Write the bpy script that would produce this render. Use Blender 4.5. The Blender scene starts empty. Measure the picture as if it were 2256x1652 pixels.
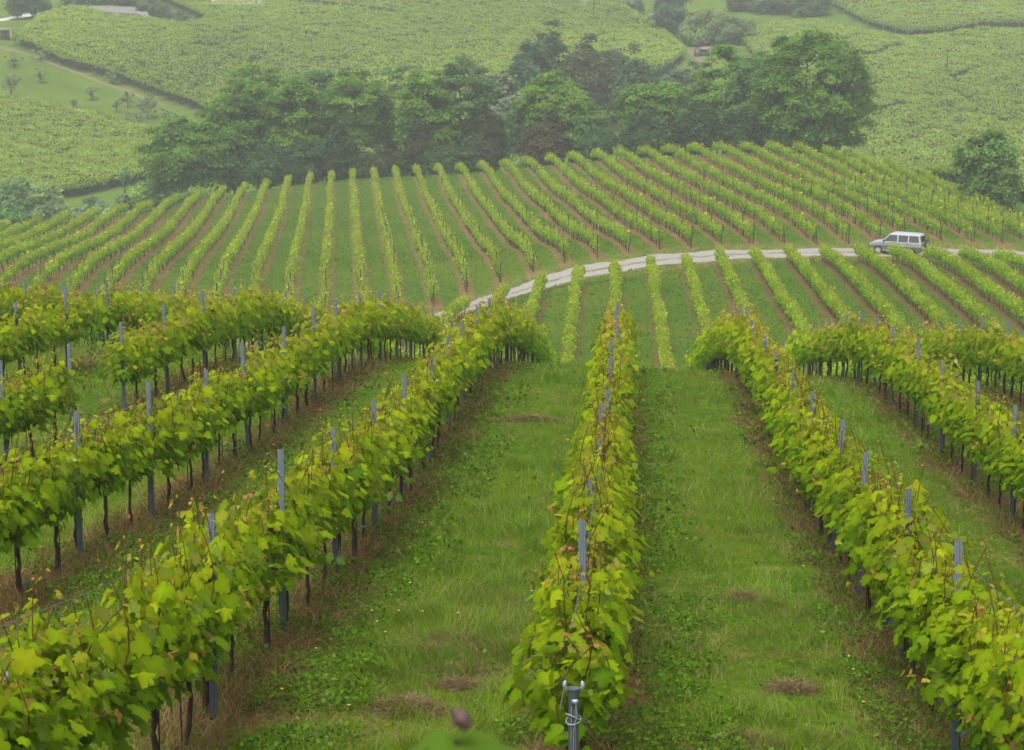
import bpy, bmesh, math, random
import numpy as np
from math import radians as R
from mathutils import Vector, Matrix

S = bpy.context.scene
COL = S.collection
rng = np.random.default_rng(7)
random.seed(7)

# ------------------------------------------------------------------ camera
F, CX, CY = 4770.0, 1128.0, 826.0           # focal length and centre in pixels of a 2256 px wide picture
PITCH = R(11.5)
YAW = math.atan((1400 - CX) / F)            # the vine rows run along +Y
cam_d = bpy.data.cameras.new('camera')
cam = bpy.data.objects.new('camera', cam_d)
COL.objects.link(cam)
cam.rotation_euler = (R(90) - PITCH, 0, YAW)
cam_d.sensor_width = 36.0
cam_d.lens = F / 2256 * 36
cam_d.clip_start = 0.1
cam_d.clip_end = 4000
cam_d.dof.use_dof = True
cam_d.dof.focus_distance = 27
cam_d.dof.aperture_fstop = 8
S.camera = cam

# ------------------------------------------------------------------ sky, sun, exposure
SUN_EL, SUN_ROT = 64, 200
w = bpy.data.worlds.new('World')
S.world = w
w.use_nodes = True
wn = w.node_tree
bg = wn.nodes['Background']
sky = wn.nodes.new('ShaderNodeTexSky')
sky.sky_type = 'NISHITA'
sky.sun_disc = False
sky.sun_elevation = R(SUN_EL)
sky.sun_rotation = R(SUN_ROT)
sky.dust_density = 6
hs = wn.nodes.new('ShaderNodeHueSaturation')
hs.inputs['Saturation'].default_value = 0.03
wn.links.new(sky.outputs[0], hs.inputs['Color'])
wn.links.new(hs.outputs[0], bg.inputs['Color'])
bg.inputs['Strength'].default_value = 0.15
sl = bpy.data.lights.new('sun', 'SUN')
sl.energy = 1.1
sl.angle = R(38)
sl.color = (1.0, 0.93, 0.80)
so = bpy.data.objects.new('sun', sl)
COL.objects.link(so)
sd = Vector((math.sin(R(SUN_ROT)) * math.cos(R(SUN_EL)), math.cos(R(SUN_ROT)) * math.cos(R(SUN_EL)), math.sin(R(SUN_EL))))
so.rotation_euler = sd.to_track_quat('Z', 'Y').to_euler()
S.view_settings.view_transform = 'Standard'
S.view_settings.look = 'None'
S.view_settings.exposure = 0.66
S.view_settings.gamma = 1
S.cycles.max_bounces = 6
S.cycles.diffuse_bounces = 3
S.cycles.glossy_bounces = 2
S.cycles.transmission_bounces = 4
S.cycles.volume_bounces = 0
S.cycles.transparent_max_bounces = 4
S.cycles.use_denoising = True

# ------------------------------------------------------------------ small helpers
_f = np.array([-math.sin(YAW) * math.cos(PITCH), math.cos(YAW) * math.cos(PITCH), -math.sin(PITCH)])
_r = np.array([math.cos(YAW), math.sin(YAW), 0.0])
_u = np.cross(_r, _f)

def at(px, py, Y):
    """survey: the point at distance Y along the rows in the direction of a sight line"""
    d = _f + (px - CX) / F * _r + (CY - py) / F * _u
    return d * (Y / d[1])

def proj(p):
    p = np.asarray(p, float)
    z = p @ _f
    return np.stack([CX + F * (p @ _r) / z, CY - F * (p @ _u) / z], -1), z

ORD = ['zeroth', 'first', 'second', 'third', 'fourth', 'fifth', 'sixth', 'seventh', 'eighth', 'ninth', 'tenth', 'eleventh',
       'twelfth', 'thirteenth', 'fourteenth', 'fifteenth', 'sixteenth', 'seventeenth', 'eighteenth', 'nineteenth', 'twentieth',
       'twenty-first', 'twenty-second', 'twenty-third', 'twenty-fourth', 'twenty-fifth']

def tag(o, label=None, cat=None, group=None, kind=None):
    if label: o['label'] = label
    if cat: o['category'] = cat
    if group: o['group'] = group
    if kind: o['kind'] = kind
    return o

def empty(name, loc, rot=(0, 0, 0)):
    o = bpy.data.objects.new(name, None)
    o.empty_display_size = 0.3
    o.location = loc
    o.rotation_euler = rot
    COL.objects.link(o)
    return o

def link(name, me, parent=None, loc=None):
    o = bpy.data.objects.new(name, me)
    COL.objects.link(o)
    if parent: o.parent = parent
    if loc is not None: o.location = loc
    return o

def np_mesh(name, V, faces, mat, col=None, smooth=False, attrs=None):
    """V (n,3); faces: list of (m,k) index arrays; col (n,3) point colours"""
    me = bpy.data.meshes.new(name)
    V = np.ascontiguousarray(V, np.float32)
    me.vertices.add(len(V))
    me.vertices.foreach_set('co', V.ravel())
    faces = [np.asarray(f, np.int32) for f in faces if len(f)]
    idx = np.concatenate([f.ravel() for f in faces])
    cnt = np.concatenate([np.full(len(f), f.shape[1], np.int32) for f in faces])
    me.loops.add(len(idx))
    me.loops.foreach_set('vertex_index', idx)
    me.polygons.add(len(cnt))
    st = np.zeros(len(cnt), np.int32)
    st[1:] = np.cumsum(cnt)[:-1]
    me.polygons.foreach_set('loop_start', st)
    try:
        me.polygons.foreach_set('loop_total', cnt)
    except Exception:
        pass
    if smooth:
        me.polygons.foreach_set('use_smooth', np.ones(len(cnt), bool))
    me.update(calc_edges=True)
    if col is not None:
        a = me.attributes.new('Col', 'FLOAT_COLOR', 'POINT')
        c = np.ones((len(V), 4), np.float32)
        c[:, :3] = col
        a.data.foreach_set('color', c.ravel())
    for k, v in (attrs or {}).items():
        a = me.attributes.new(k, 'FLOAT', 'POINT')
        a.data.foreach_set('value', np.ascontiguousarray(v, np.float32).ravel())
    if mat: me.materials.append(mat)
    return me

class Acc:
    """collects pieces of geometry for one mesh"""
    def __init__(s): s.V = []; s.F = {}; s.C = []; s.n = 0
    def add(s, V, faces, col=None):
        V = np.asarray(V, float).reshape(-1, 3)
        for f in faces:
            f = np.asarray(f, int)
            if len(f): s.F.setdefault(f.shape[1], []).append(f + s.n)
        s.V.append(V)
        c = np.ones((len(V), 3)) * (0.5 if col is None else np.asarray(col, float))
        s.C.append(c)
        s.n += len(V)
    def tube(s, pts, rad, sides=6, col=None, cap=True):
        pts = np.asarray(pts, float)
        n = len(pts)
        rad = np.ones(n) * rad
        t = np.gradient(pts, axis=0)
        t /= np.linalg.norm(t, axis=1, keepdims=True) + 1e-9
        ref = np.array([1.0, 0, 0]) if abs(t[:, 0]).mean() < 0.7 else np.array([0, 0, 1.0])
        a = np.cross(t, ref); a /= np.linalg.norm(a, axis=1, keepdims=True) + 1e-9
        b = np.cross(t, a)
        th = np.linspace(0, 2 * np.pi, sides, endpoint=False)
        V = pts[:, None, :] + rad[:, None, None] * (np.cos(th)[None, :, None] * a[:, None, :] + np.sin(th)[None, :, None] * b[:, None, :])
        q = []
        for i in range(n - 1):
            for j in range(sides):
                k = (j + 1) % sides
                q.append((i * sides + j, i * sides + k, (i + 1) * sides + k, (i + 1) * sides + j))
        s.add(V.reshape(-1, 3), [q], col)
        if cap:
            for i0 in (0, n - 1):
                ring = V[i0]
                s.add(np.vstack([ring, pts[i0]]), [[(j, (j + 1) % sides, sides) for j in range(sides)]], col)
    def box(s, c, d, col=None, rot=None):
        c = np.asarray(c, float); d = np.asarray(d, float) / 2
        v = np.array([(x, y, z) for x in (-1, 1) for y in (-1, 1) for z in (-1, 1)]) * d
        if rot is not None: v = v @ np.array(Matrix.Rotation(rot, 3, 'Z')).T
        s.add(v + c, [[(0, 1, 3, 2), (4, 6, 7, 5), (0, 4, 5, 1), (2, 3, 7, 6), (0, 2, 6, 4), (1, 5, 7, 3)]], col)
    def mesh(s, name, mat, smooth=False):
        return np_mesh(name, np.vstack(s.V), [np.vstack(v) for v in s.F.values()], mat, np.vstack(s.C), smooth)

def norm(v): return v / (np.linalg.norm(v, axis=-1, keepdims=True) + 1e-9)

# ------------------------------------------------------------------ materials
def mat(name):
    m = bpy.data.materials.new(name)
    m.use_nodes = True
    nt = m.node_tree
    return m, nt, nt.nodes['Principled BSDF'], nt.nodes['Material Output']

def leaf_mat(name, trans=0.35, rough=0.5, gain=1.0, var=0.12, spec=0.25):
    m, nt, b, out = mat(name)
    N, L = nt.nodes, nt.links
    at_ = N.new('ShaderNodeAttribute'); at_.attribute_name = 'Col'
    oi = N.new('ShaderNodeObjectInfo')
    mr = N.new('ShaderNodeMapRange')
    mr.inputs['To Min'].default_value = gain * (1 - var); mr.inputs['To Max'].default_value = gain * (1 + var)
    L.new(oi.outputs['Random'], mr.inputs['Value'])
    h = N.new('ShaderNodeHueSaturation')
    L.new(at_.outputs['Color'], h.inputs['Color']); L.new(mr.outputs[0], h.inputs['Value'])
    ge = N.new('ShaderNodeNewGeometry')
    bk = N.new('ShaderNodeHueSaturation'); bk.inputs['Saturation'].default_value = 0.82; bk.inputs['Value'].default_value = 1.08
    L.new(h.outputs[0], bk.inputs['Color'])
    bm_ = N.new('ShaderNodeMix'); bm_.data_type = 'RGBA'
    L.new(ge.outputs['Backfacing'], bm_.inputs[0]); L.new(h.outputs[0], bm_.inputs[6]); L.new(bk.outputs[0], bm_.inputs[7])
    L.new(bm_.outputs[2], b.inputs['Base Color'])
    b.inputs['Roughness'].default_value = rough
    b.inputs['Specular IOR Level'].default_value = spec
    tr = N.new('ShaderNodeBsdfTranslucent')
    h2 = N.new('ShaderNodeHueSaturation'); h2.inputs['Hue'].default_value = 0.49; h2.inputs['Value'].default_value = 1.25
    L.new(h.outputs[0], h2.inputs['Color']); L.new(h2.outputs[0], tr.inputs['Color'])
    mx = N.new('ShaderNodeMixShader'); mx.inputs[0].default_value = trans
    L.new(b.outputs[0], mx.inputs[1]); L.new(tr.outputs[0], mx.inputs[2])
    L.new(mx.outputs[0], out.inputs['Surface'])
    return m

def noise_mat(name, c1, c2, scale=8, rough=0.8, metal=0.0, bump=0.0, stretch=(1, 1, 1), spec=0.3, detail=5):
    m, nt, b, out = mat(name)
    N, L = nt.nodes, nt.links
    tc = N.new('ShaderNodeTexCoord'); mp = N.new('ShaderNodeMapping'); mp.inputs['Scale'].default_value = stretch
    nz = N.new('ShaderNodeTexNoise'); nz.inputs['Scale'].default_value = scale; nz.inputs['Detail'].default_value = detail
    rp = N.new('ShaderNodeValToRGB')
    rp.color_ramp.elements[0].color = (*c1, 1); rp.color_ramp.elements[1].color = (*c2, 1)
    rp.color_ramp.elements[0].position = 0.32; rp.color_ramp.elements[1].position = 0.68
    L.new(tc.outputs['Object'], mp.inputs[0]); L.new(mp.outputs[0], nz.inputs['Vector'])
    L.new(nz.outputs['Fac'], rp.inputs[0]); L.new(rp.outputs[0], b.inputs['Base Color'])
    b.inputs['Roughness'].default_value = rough; b.inputs['Metallic'].default_value = metal
    b.inputs['Specular IOR Level'].default_value = spec
    if bump:
        bp = N.new('ShaderNodeBump'); bp.inputs['Strength'].default_value = bump; bp.inputs['Distance'].default_value = 0.02
        L.new(nz.outputs['Fac'], bp.inputs['Height']); L.new(bp.outputs[0], b.inputs['Normal'])
    return m

M_VINE = leaf_mat('vine_leaf', 0.5, 0.6, 1.0, 0.10, 0.06)
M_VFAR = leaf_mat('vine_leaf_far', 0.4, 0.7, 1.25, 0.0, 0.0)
M_GRASS = leaf_mat('grass_blade', 0.35, 0.8, 1.15, 0.0, 0.0)
M_TREE = leaf_mat('tree_leaf', 0.42, 0.7, 2.35, 0.08, 0.0)
M_BARK = noise_mat('vine_bark', (0.022, 0.014, 0.010), (0.07, 0.045, 0.032), 40, 0.95, 0, 0.8, (1, 1, 0.2))
M_TBARK = noise_mat('tree_bark', (0.03, 0.024, 0.02), (0.07, 0.06, 0.05), 6, 0.95, 0, 0.5, (1, 1, 0.3))
M_STEEL = noise_mat('galvanised_steel', (0.05, 0.068, 0.077), (0.092, 0.117, 0.13), 14, 0.6, 0.2, 0.0, (1, 1, 0.25))
M_STEELB = noise_mat('bright_steel', (0.30, 0.32, 0.34), (0.44, 0.47, 0.5), 30, 0.4, 0.5)
M_WIRE = noise_mat('wire', (0.10, 0.10, 0.095), (0.17, 0.17, 0.16), 30, 0.6, 0.3)
M_WOOD = noise_mat('dark_stake', (0.025, 0.02, 0.018), (0.06, 0.05, 0.045), 12, 0.95, 0, 0.4, (1, 1, 0.2))
M_PALEPOST = noise_mat('pale_post', (0.2, 0.17, 0.14), (0.3, 0.27, 0.23), 12, 0.9, 0, 0.3, (1, 1, 0.2))
M_TEAL = noise_mat('teal_tie', (0.05, 0.25, 0.28), (0.08, 0.33, 0.36), 30, 0.5)
M_BLUE = noise_mat('blue_tie', (0.02, 0.08, 0.4), (0.03, 0.11, 0.5), 30, 0.5)

# ------------------------------------------------------------------ terrain
W = 2.8                                       # row spacing
def bend(Y):
    Y = np.asarray(Y, float)
    return -0.0118 * np.maximum(Y - 72, 0) ** 1.0
def row_x(k, Y): return -0.36 + W * k + bend(Y)

P = []
def g(px, py, Y): P.append(at(px, py, Y))
prof = [(0, -1.75), (4, -3.1), (8, -4.45), (11.9, -5.35), (14.6, -5.8), (18, -6.25), (21.5, -6.72), (25, -7.2), (28.5, -7.66), (32, -8.05), (35.5, -8.38), (39, -8.72),
        (43, -9.1), (47, -9.6), (50.6, -10.2), (58, -11.7), (66, -13.35), (75, -15.6), (85, -18.3), (95, -20.8), (105, -22.7), (113, -23.9)]
for Y, z in prof:
    for x in (-9, -0.4, 8):
        tilt = -0.035 * (x + 0.4) if Y < 60 else -0.035 * (x + .4) * max(0, (90 - Y) / 30)
        P.append(np.array([x, Y, z + tilt]))
for Y, z in prof[3::3]:
    for x in (-22, 20):
        tilt = -0.03 * (x + 0.4) * (1 if Y < 60 else max(0, (90 - Y) / 30))
        P.append(np.array([x, Y, z + tilt]))
    P.append(np.array([-60, Y, z + 1.5])); P.append(np.array([55, Y, z]))
for px, y1 in ((1250, 838), (1480, 838), (1700, 830)):
    g(px, y1, 119)
for px in (1250, 1400, 1600): g(px, 765, 130); g(px, 693, 145); g(px, 628, 160)
for px in (1850, 2100): g(px, 800, 122); g(px, 715, 134); g(px, 645, 150); g(px, 590, 166)
for px, py, Y in ((960, 705, 160), (1130, 648, 168), (1260, 607, 172), (1360, 588, 174), (1450, 575, 176), (1550, 566, 178), (1700, 559, 180),
                  (1900, 557, 182), (2050, 558, 183), (2250, 564, 184), (2500, 580, 186), (700, 720, 156), (300, 740, 152), (-100, 760, 148)): g(px, py, Y)
# the knoll beyond the road: its foot, middle and brow
for px, py, Y in ((868, 640, 172), (1030, 612, 175), (1170, 577, 178), (1315, 549, 181), (1460, 535, 185), (1610, 522, 188), (1820, 520, 190), (2000, 516, 190), (2230, 532, 191),
                  (600, 655, 168), (300, 650, 166), (0, 650, 164),
                  (1040, 500, 219), (1065, 553, 194), (1000, 453, 245), (504, 566, 194), (560, 467, 251), (820, 505, 222), (560, 520, 220), (250, 540, 215), (1250, 462, 222), (1480, 440, 222), (1750, 430, 220), (2000, 448, 215),
                  (900, 430, 262), (650, 440, 262), (400, 462, 255), (1200, 398, 258), (1450, 375, 255), (1700, 368, 248), (1930, 392, 240),
                  (780, 400, 293), (600, 416, 286), (430, 443, 276), (300, 472, 265), (0, 512, 240), (1050, 384, 288), (1250, 362, 282), (1500, 344, 275),
                  (1700, 337, 266), (1900, 356, 258), (2050, 402, 248), (2150, 448, 238), (2240, 490, 228), (2350, 540, 215), (-200, 540, 220)): g(px, py, Y)
# valley behind it
for x, Y, z in ((-110, 300, -41), (-70, 322, -42), (-40, 330, -42), (-10, 325, -41.5), (20, 315, -40), (45, 300, -38), (70, 270, -36), (90, 240, -34), (-110, 260, -36)): P.append(np.array([x, Y, z], float))
# the far slopes
for px, py, Y in ((200, 440, 345), (0, 440, 340), (400, 400, 350), (350, 310, 405), (0, 232, 430), (100, 150, 462), (300, 240, 435), (0, 100, 482), (430, 235, 440), (40, 100, 485),
                  (700, 150, 468), (1100, 150, 476), (1400, 135, 490), (1000, 5, 560), (300, 25, 548), (1500, 65, 548), (700, 5, 560), (0, 45, 530), (-200, 45, 530),
                  (2000, 415, 340), (2250, 410, 335), (2000, 305, 385), (2250, 300, 385), (2000, 185, 440), (2250, 185, 440), (2000, 85, 500), (1700, 65, 540), (2000, 5, 565), (2400, 5, 565), (2400, 200, 440),
                  (1500, 135, 490), (1100, 330, 380), (1400, 250, 420), (-200, 250, 420), (-200, 440, 335)): g(px, py, Y)
for x in (-260, -150, -60, 30, 120, 230):
    P.append(np.array([x, 660, -9.0])); P.append(np.array([x, 760, -2.0])); P.append(np.array([x, 900, 6.0]))
P = np.array(P)

def tps_solve(P, lam):
    X = P[:, :2] / 100
    d = np.linalg.norm(X[:, None] - X[None], axis=2)
    K = np.where(d > 0, d * d * np.log(d + 1e-12), 0) + lam * np.eye(len(P))
    A = np.zeros((len(P) + 3, len(P) + 3))
    Q = np.c_[np.ones(len(P)), X]
    A[:len(P), :len(P)] = K; A[:len(P), len(P):] = Q; A[len(P):, :len(P)] = Q.T
    return np.linalg.solve(A, np.r_[P[:, 2], 0, 0, 0]), X
_w, _X = tps_solve(P, 0.0004)
def tps(x, y):
    q = np.c_[x, y] / 100
    d = np.linalg.norm(q[:, None] - _X[None], axis=2)
    return np.where(d > 0, d * d * np.log(d + 1e-12), 0) @ _w[:-3] + _w[-3] + q @ _w[-2:]

gx = np.unique(np.r_[np.arange(-300, -165, 9), np.arange(-165, -84, 3), np.arange(-84, -26, 1.6), np.arange(-26, 26, 0.7), np.arange(26, 84, 2.0), np.arange(84, 281, 9)].round(3))
gy = np.unique(np.r_[np.arange(-30, 0, 3), np.arange(0, 80, 0.6), np.arange(80, 200, 1.3), np.arange(200, 310, 2.5), np.arange(310, 600, 3), np.arange(600, 921, 20)].round(3))
GX, GY = np.meshgrid(gx, gy)
gz = np.concatenate([tps(a, b) for a, b in zip(np.array_split(GX.ravel(), 60), np.array_split(GY.ravel(), 60))])
# small lumps
gz += 0.035 * np.sin(GX.ravel() * 2.1 + 1.3 * np.sin(GY.ravel() * 0.9)) * np.sin(GY.ravel() * 1.7 + GX.ravel()) * (GY.ravel() > 6)
GZ = gz.reshape(GX.shape)
def ground(x, y):
    x = np.asarray(x, float); y = np.asarray(y, float)
    i = np.clip(np.searchsorted(gx, x) - 1, 0, len(gx) - 2); j = np.clip(np.searchsorted(gy, y) - 1, 0, len(gy) - 2)
    a = (x - gx[i]) / (gx[i + 1] - gx[i]); b = (y - gy[j]) / (gy[j + 1] - gy[j])
    return (GZ[j, i] * (1 - a) + GZ[j, i + 1] * a) * (1 - b) + (GZ[j + 1, i] * (1 - a) + GZ[j + 1, i + 1] * a) * b
def on_ground(px, py, Y0=None, lo=8, hi=620):
    """world point where a sight line meets the terrain (nearest hit beyond lo)"""
    ys = np.arange(lo, hi, 0.5)
    d = _f + (px - CX) / F * _r + (CY - py) / F * _u
    q = d[None] * (ys / d[1])[:, None]
    h = ground(q[:, 0], q[:, 1]) - q[:, 2]
    k = np.where(h > 0)[0]
    i = k[0] if len(k) else len(ys) - 1
    return np.array([q[i, 0], q[i, 1], float(ground(q[i, 0], q[i, 1]))])

# road centre line, widths
road_px = [(640, 725, 155), (860, 725, 157), (960, 703, 160), (1040, 675, 164), (1130, 648, 168), (1260, 607, 172), (1360, 588, 174), (1450, 575, 176), (1550, 566, 178), (1700, 559, 180), (1900, 557, 182),
           (2050, 558, 183), (2250, 564, 184), (2420, 574, 186), (2700, 590, 189)]
road_c = np.array([at(*p)[:2] for p in road_px])
road_c = np.vstack([[road_c[0, 0] - 25, road_c[0, 1] - 3], road_c])
def y_road(x): return np.interp(x, road_c[:, 0], road_c[:, 1])
# brow of the knoll
brow = np.array([at(*p)[:2] for p in ((-200, 540, 220), (0, 512, 240), (300, 472, 265), (430, 443, 276), (600, 416, 286), (780, 400, 293), (1050, 384, 288), (1250, 362, 282), (1500, 344, 275),
                                      (1700, 337, 266), (1900, 356, 258), (2050, 402, 248), (2150, 448, 238), (2240, 490, 228), (2350, 540, 215))])
def y_brow(x): return np.interp(x, brow[:, 0], brow[:, 1])
KS = 0.1363                                   # slant of the knoll's rows
def knoll_u(x, y): return (x + KS * (y - 172) + 16.4) / 2.826

gxf, gyf = GX.ravel(), GY.ravel()
yr = y_road(gxf)
near = gyf < yr
u = np.where(near, (gxf + 0.36 - bend(gyf)) / W, knoll_u(gxf, gyf))
dr = np.abs(gyf - yr)
strip = np.clip((dr - 3.2) / 1.5, 0, 1)
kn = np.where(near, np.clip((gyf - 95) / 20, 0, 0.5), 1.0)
yb = y_brow(gxf)
vine_zone = np.where(near, 1.0, (gyf < yb + 2) * 1.0)
far = np.clip((gyf - yb - 4) / 10, 0, 1) * (~near)
verge = np.clip(1 - dr / 6.5, 0, 1)

def ground_mat():
    m, nt, b, out = mat('ground')
    N, L = nt.nodes, nt.links
    def attr(n):
        a = N.new('ShaderNodeAttribute'); a.attribute_name = n; return a.outputs['Fac']
    def math_(op, a, b_=None, c=None):
        n = N.new('ShaderNodeMath'); n.operation = op
        for i, v in enumerate((a, b_, c)):
            if v is None: continue
            if isinstance(v, (int, float)): n.inputs[i].default_value = v
            else: L.new(v, n.inputs[i])
        return n.outputs[0]
    tc = N.new('ShaderNodeTexCoord')
    def noise(s, d=4, stretch=None):
        n = N.new('ShaderNodeTexNoise'); n.inputs['Scale'].default_value = s; n.inputs['Detail'].default_value = d
        if stretch:
            mp = N.new('ShaderNodeMapping'); mp.inputs['Scale'].default_value = stretch
            L.new(tc.outputs['Object'], mp.inputs[0]); L.new(mp.outputs[0], n.inputs['Vector'])
        else: L.new(tc.outputs['Object'], n.inputs['Vector'])
        return n.outputs['Fac']
    def mixc(f, a, b_):
        n = N.new('ShaderNodeMix'); n.data_type = 'RGBA'
        if isinstance(f, (int, float)): n.inputs[0].default_value = f
        else: L.new(f, n.inputs[0])
        for i, v in ((6, a), (7, b_)):
            if isinstance(v, tuple): n.inputs[i].default_value = (*v, 1)
            else: L.new(v, n.inputs[i])
        return n.outputs[2]
    def sstep(v, a, b_):
        n = N.new('ShaderNodeMapRange'); n.interpolation_type = 'SMOOTHSTEP'
        n.inputs['From Min'].default_value = a; n.inputs['From Max'].default_value = b_
        L.new(v, n.inputs['Value']); return n.outputs[0]
    uu = attr('u')
    fr = math_('FRACT', math_('ADD', uu, 0.5))
    d = math_('ABSOLUTE', math_('SUBTRACT', fr, 0.52))              # distance from the row, in row spacings
    n1 = noise(1.1, 5); n2 = noise(9, 4); n3 = noise(0.12, 3); n4 = noise(45, 3)
    dd = math_('ADD', d, math_('MULTIPLY', math_('SUBTRACT', n1, 0.5), 0.30))
    dd = math_('ADD', dd, math_('MULTIPLY', math_('SUBTRACT', n2, 0.5), 0.10))
    kn0 = attr('kn')
    bare = math_('SUBTRACT', 1.0, sstep(math_('SUBTRACT', dd, math_('MULTIPLY', kn0, 0.04)), 0.135, 0.235))
    bare = math_('MULTIPLY', math_('MULTIPLY', bare, attr('strip')), attr('vine'))
    kn_ = attr('kn')
    bare = math_('MULTIPLY', bare, math_('MULTIPLY_ADD', sstep(noise(0.45, 4), 0.36, 0.58), 0.65, 0.35))
    grass = mixc(sstep(n2, 0.3, 0.7), (0.036, 0.085, 0.007), (0.070, 0.138, 0.010))
    n5 = noise(2.6, 5)
    grass = mixc(math_('MULTIPLY', sstep(n5, 0.48, 0.72), 0.75), grass, (0.115, 0.150, 0.018))
    grass = mixc(sstep(n3, 0.4, 0.65), grass, (0.085, 0.128, 0.012))
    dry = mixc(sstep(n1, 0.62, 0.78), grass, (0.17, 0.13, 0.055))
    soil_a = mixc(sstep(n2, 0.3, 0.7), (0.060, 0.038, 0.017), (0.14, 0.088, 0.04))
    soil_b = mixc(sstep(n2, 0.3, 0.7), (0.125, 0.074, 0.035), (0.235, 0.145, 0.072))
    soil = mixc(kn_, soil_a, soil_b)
    c = mixc(bare, dry, soil)
    vg = math_('MULTIPLY', attr('verge'), sstep(math_('ADD', n1, math_('MULTIPLY', n2, 0.3)), 0.5, 0.72))
    c = mixc(vg, c, (0.20, 0.17, 0.075))
    fg = mixc(sstep(n3, 0.35, 0.65), (0.075, 0.130, 0.016), (0.105, 0.155, 0.022))
    c = mixc(attr('far'), c, fg)
    c = mixc(attr('under'), c, (0.028, 0.042, 0.014))  # soil below the pergolas tinted dark, canopy shade painted into the ground
    c = mixc(math_('MULTIPLY', attr('dirt'), sstep(n1, 0.3, 0.55)), c, (0.22, 0.135, 0.085))
    L.new(c, b.inputs['Base Color'])
    b.inputs['Roughness'].default_value = 1.0; b.inputs['Specular IOR Level'].default_value = 0.0
    bp = N.new('ShaderNodeBump'); bp.inputs['Strength'].default_value = 0.6; bp.inputs['Distance'].default_value = 0.06
    L.new(math_('ADD', n2, math_('MULTIPLY', n4, 0.5)), bp.inputs['Height']); L.new(bp.outputs[0], b.inputs['Normal'])
    return m
M_GROUND = ground_mat()

# far pergola fields, surveyed as outlines
FIELDS = {
 'left':  [(-260, 235), (0, 232), (120, 250), (230, 275), (345, 305), (420, 385), (330, 402), (240, 418), (130, 437), (-260, 445)],
 'centre': [(36, 98), (100, 50), (160, 30), (240, 52), (320, 62), (400, 72), (446, 66), (458, 52), (402, 26), (348, 2), (440, -40), (1330, -40), (1340, 8), (1450, 75), (1510, 130), (1450, 180), (1300, 260), (1000, 330), (600, 300), (425, 240), (308, 199), (219, 168), (137, 147)],
 'right_low': [(1640, 100), (1700, 65), (1800, 60), (1900, 85), (2000, 100), (2080, 92), (2160, 78), (2480, 90), (2500, 470), (2150, 470), (2000, 450), (1850, 430), (1750, 260)],
 'right_high': [(1820, 12), (1900, -40), (2500, -40), (2500, 70), (2160, 62), (2080, 78), (2000, 82), (1920, 60), (1860, 30)],
}
def inside(poly, x, y):
    c = np.zeros(x.shape, bool)
    for (x1, y1), (x2, y2) in zip(poly, np.roll(poly, -1, axis=0)):
        t = ((y1 > y) != (y2 > y)) & (x < (x2 - x1) * (y - y1) / (y2 - y1 + 1e-9) + x1)
        c ^= t
    return c
field_poly = {k: np.array([on_ground(px, py, lo=318)[:2] for px, py in v]) for k, v in FIELDS.items()}
# the lower right field comes up to the back of the knoll
_fr = field_poly['right_low']
_bx = np.array([112, 95, 80, 66, 54, 44, 34], float)
field_poly['right_low'] = np.vstack([_fr[:9], np.c_[_bx, y_brow(_bx) + 34], _fr[-2:]])
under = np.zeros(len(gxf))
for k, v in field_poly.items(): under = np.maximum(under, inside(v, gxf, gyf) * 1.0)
dirt = np.zeros(len(gxf))
def dirt_line(pts, wdt):
    global dirt
    q = [on_ground(px, py, lo=318) for px, py in pts]
    for a, b in zip(q[:-1], q[1:]):
        ab = b[:2] - a[:2]
        t = np.clip(((gxf - a[0]) * ab[0] + (gyf - a[1]) * ab[1]) / (ab @ ab), 0, 1)
        dd = np.hypot(gxf - a[0] - t * ab[0], gyf - a[1] - t * ab[1])
        dirt = np.maximum(dirt, np.clip(1.3 - dd / wdt, 0, 1))
idx = np.arange(len(gxf)).reshape(GX.shape)
quads = np.stack([idx[:-1, :-1].ravel(), idx[:-1, 1:].ravel(), idx[1:, 1:].ravel(), idx[1:, :-1].ravel()], 1)
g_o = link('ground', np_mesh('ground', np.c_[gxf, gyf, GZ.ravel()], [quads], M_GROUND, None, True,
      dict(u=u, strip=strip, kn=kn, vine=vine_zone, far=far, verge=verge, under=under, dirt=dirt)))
tag(g_o, 'vineyard hillside ground with green grass lanes and brown strips under the rows', 'ground', kind='structure')

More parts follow.
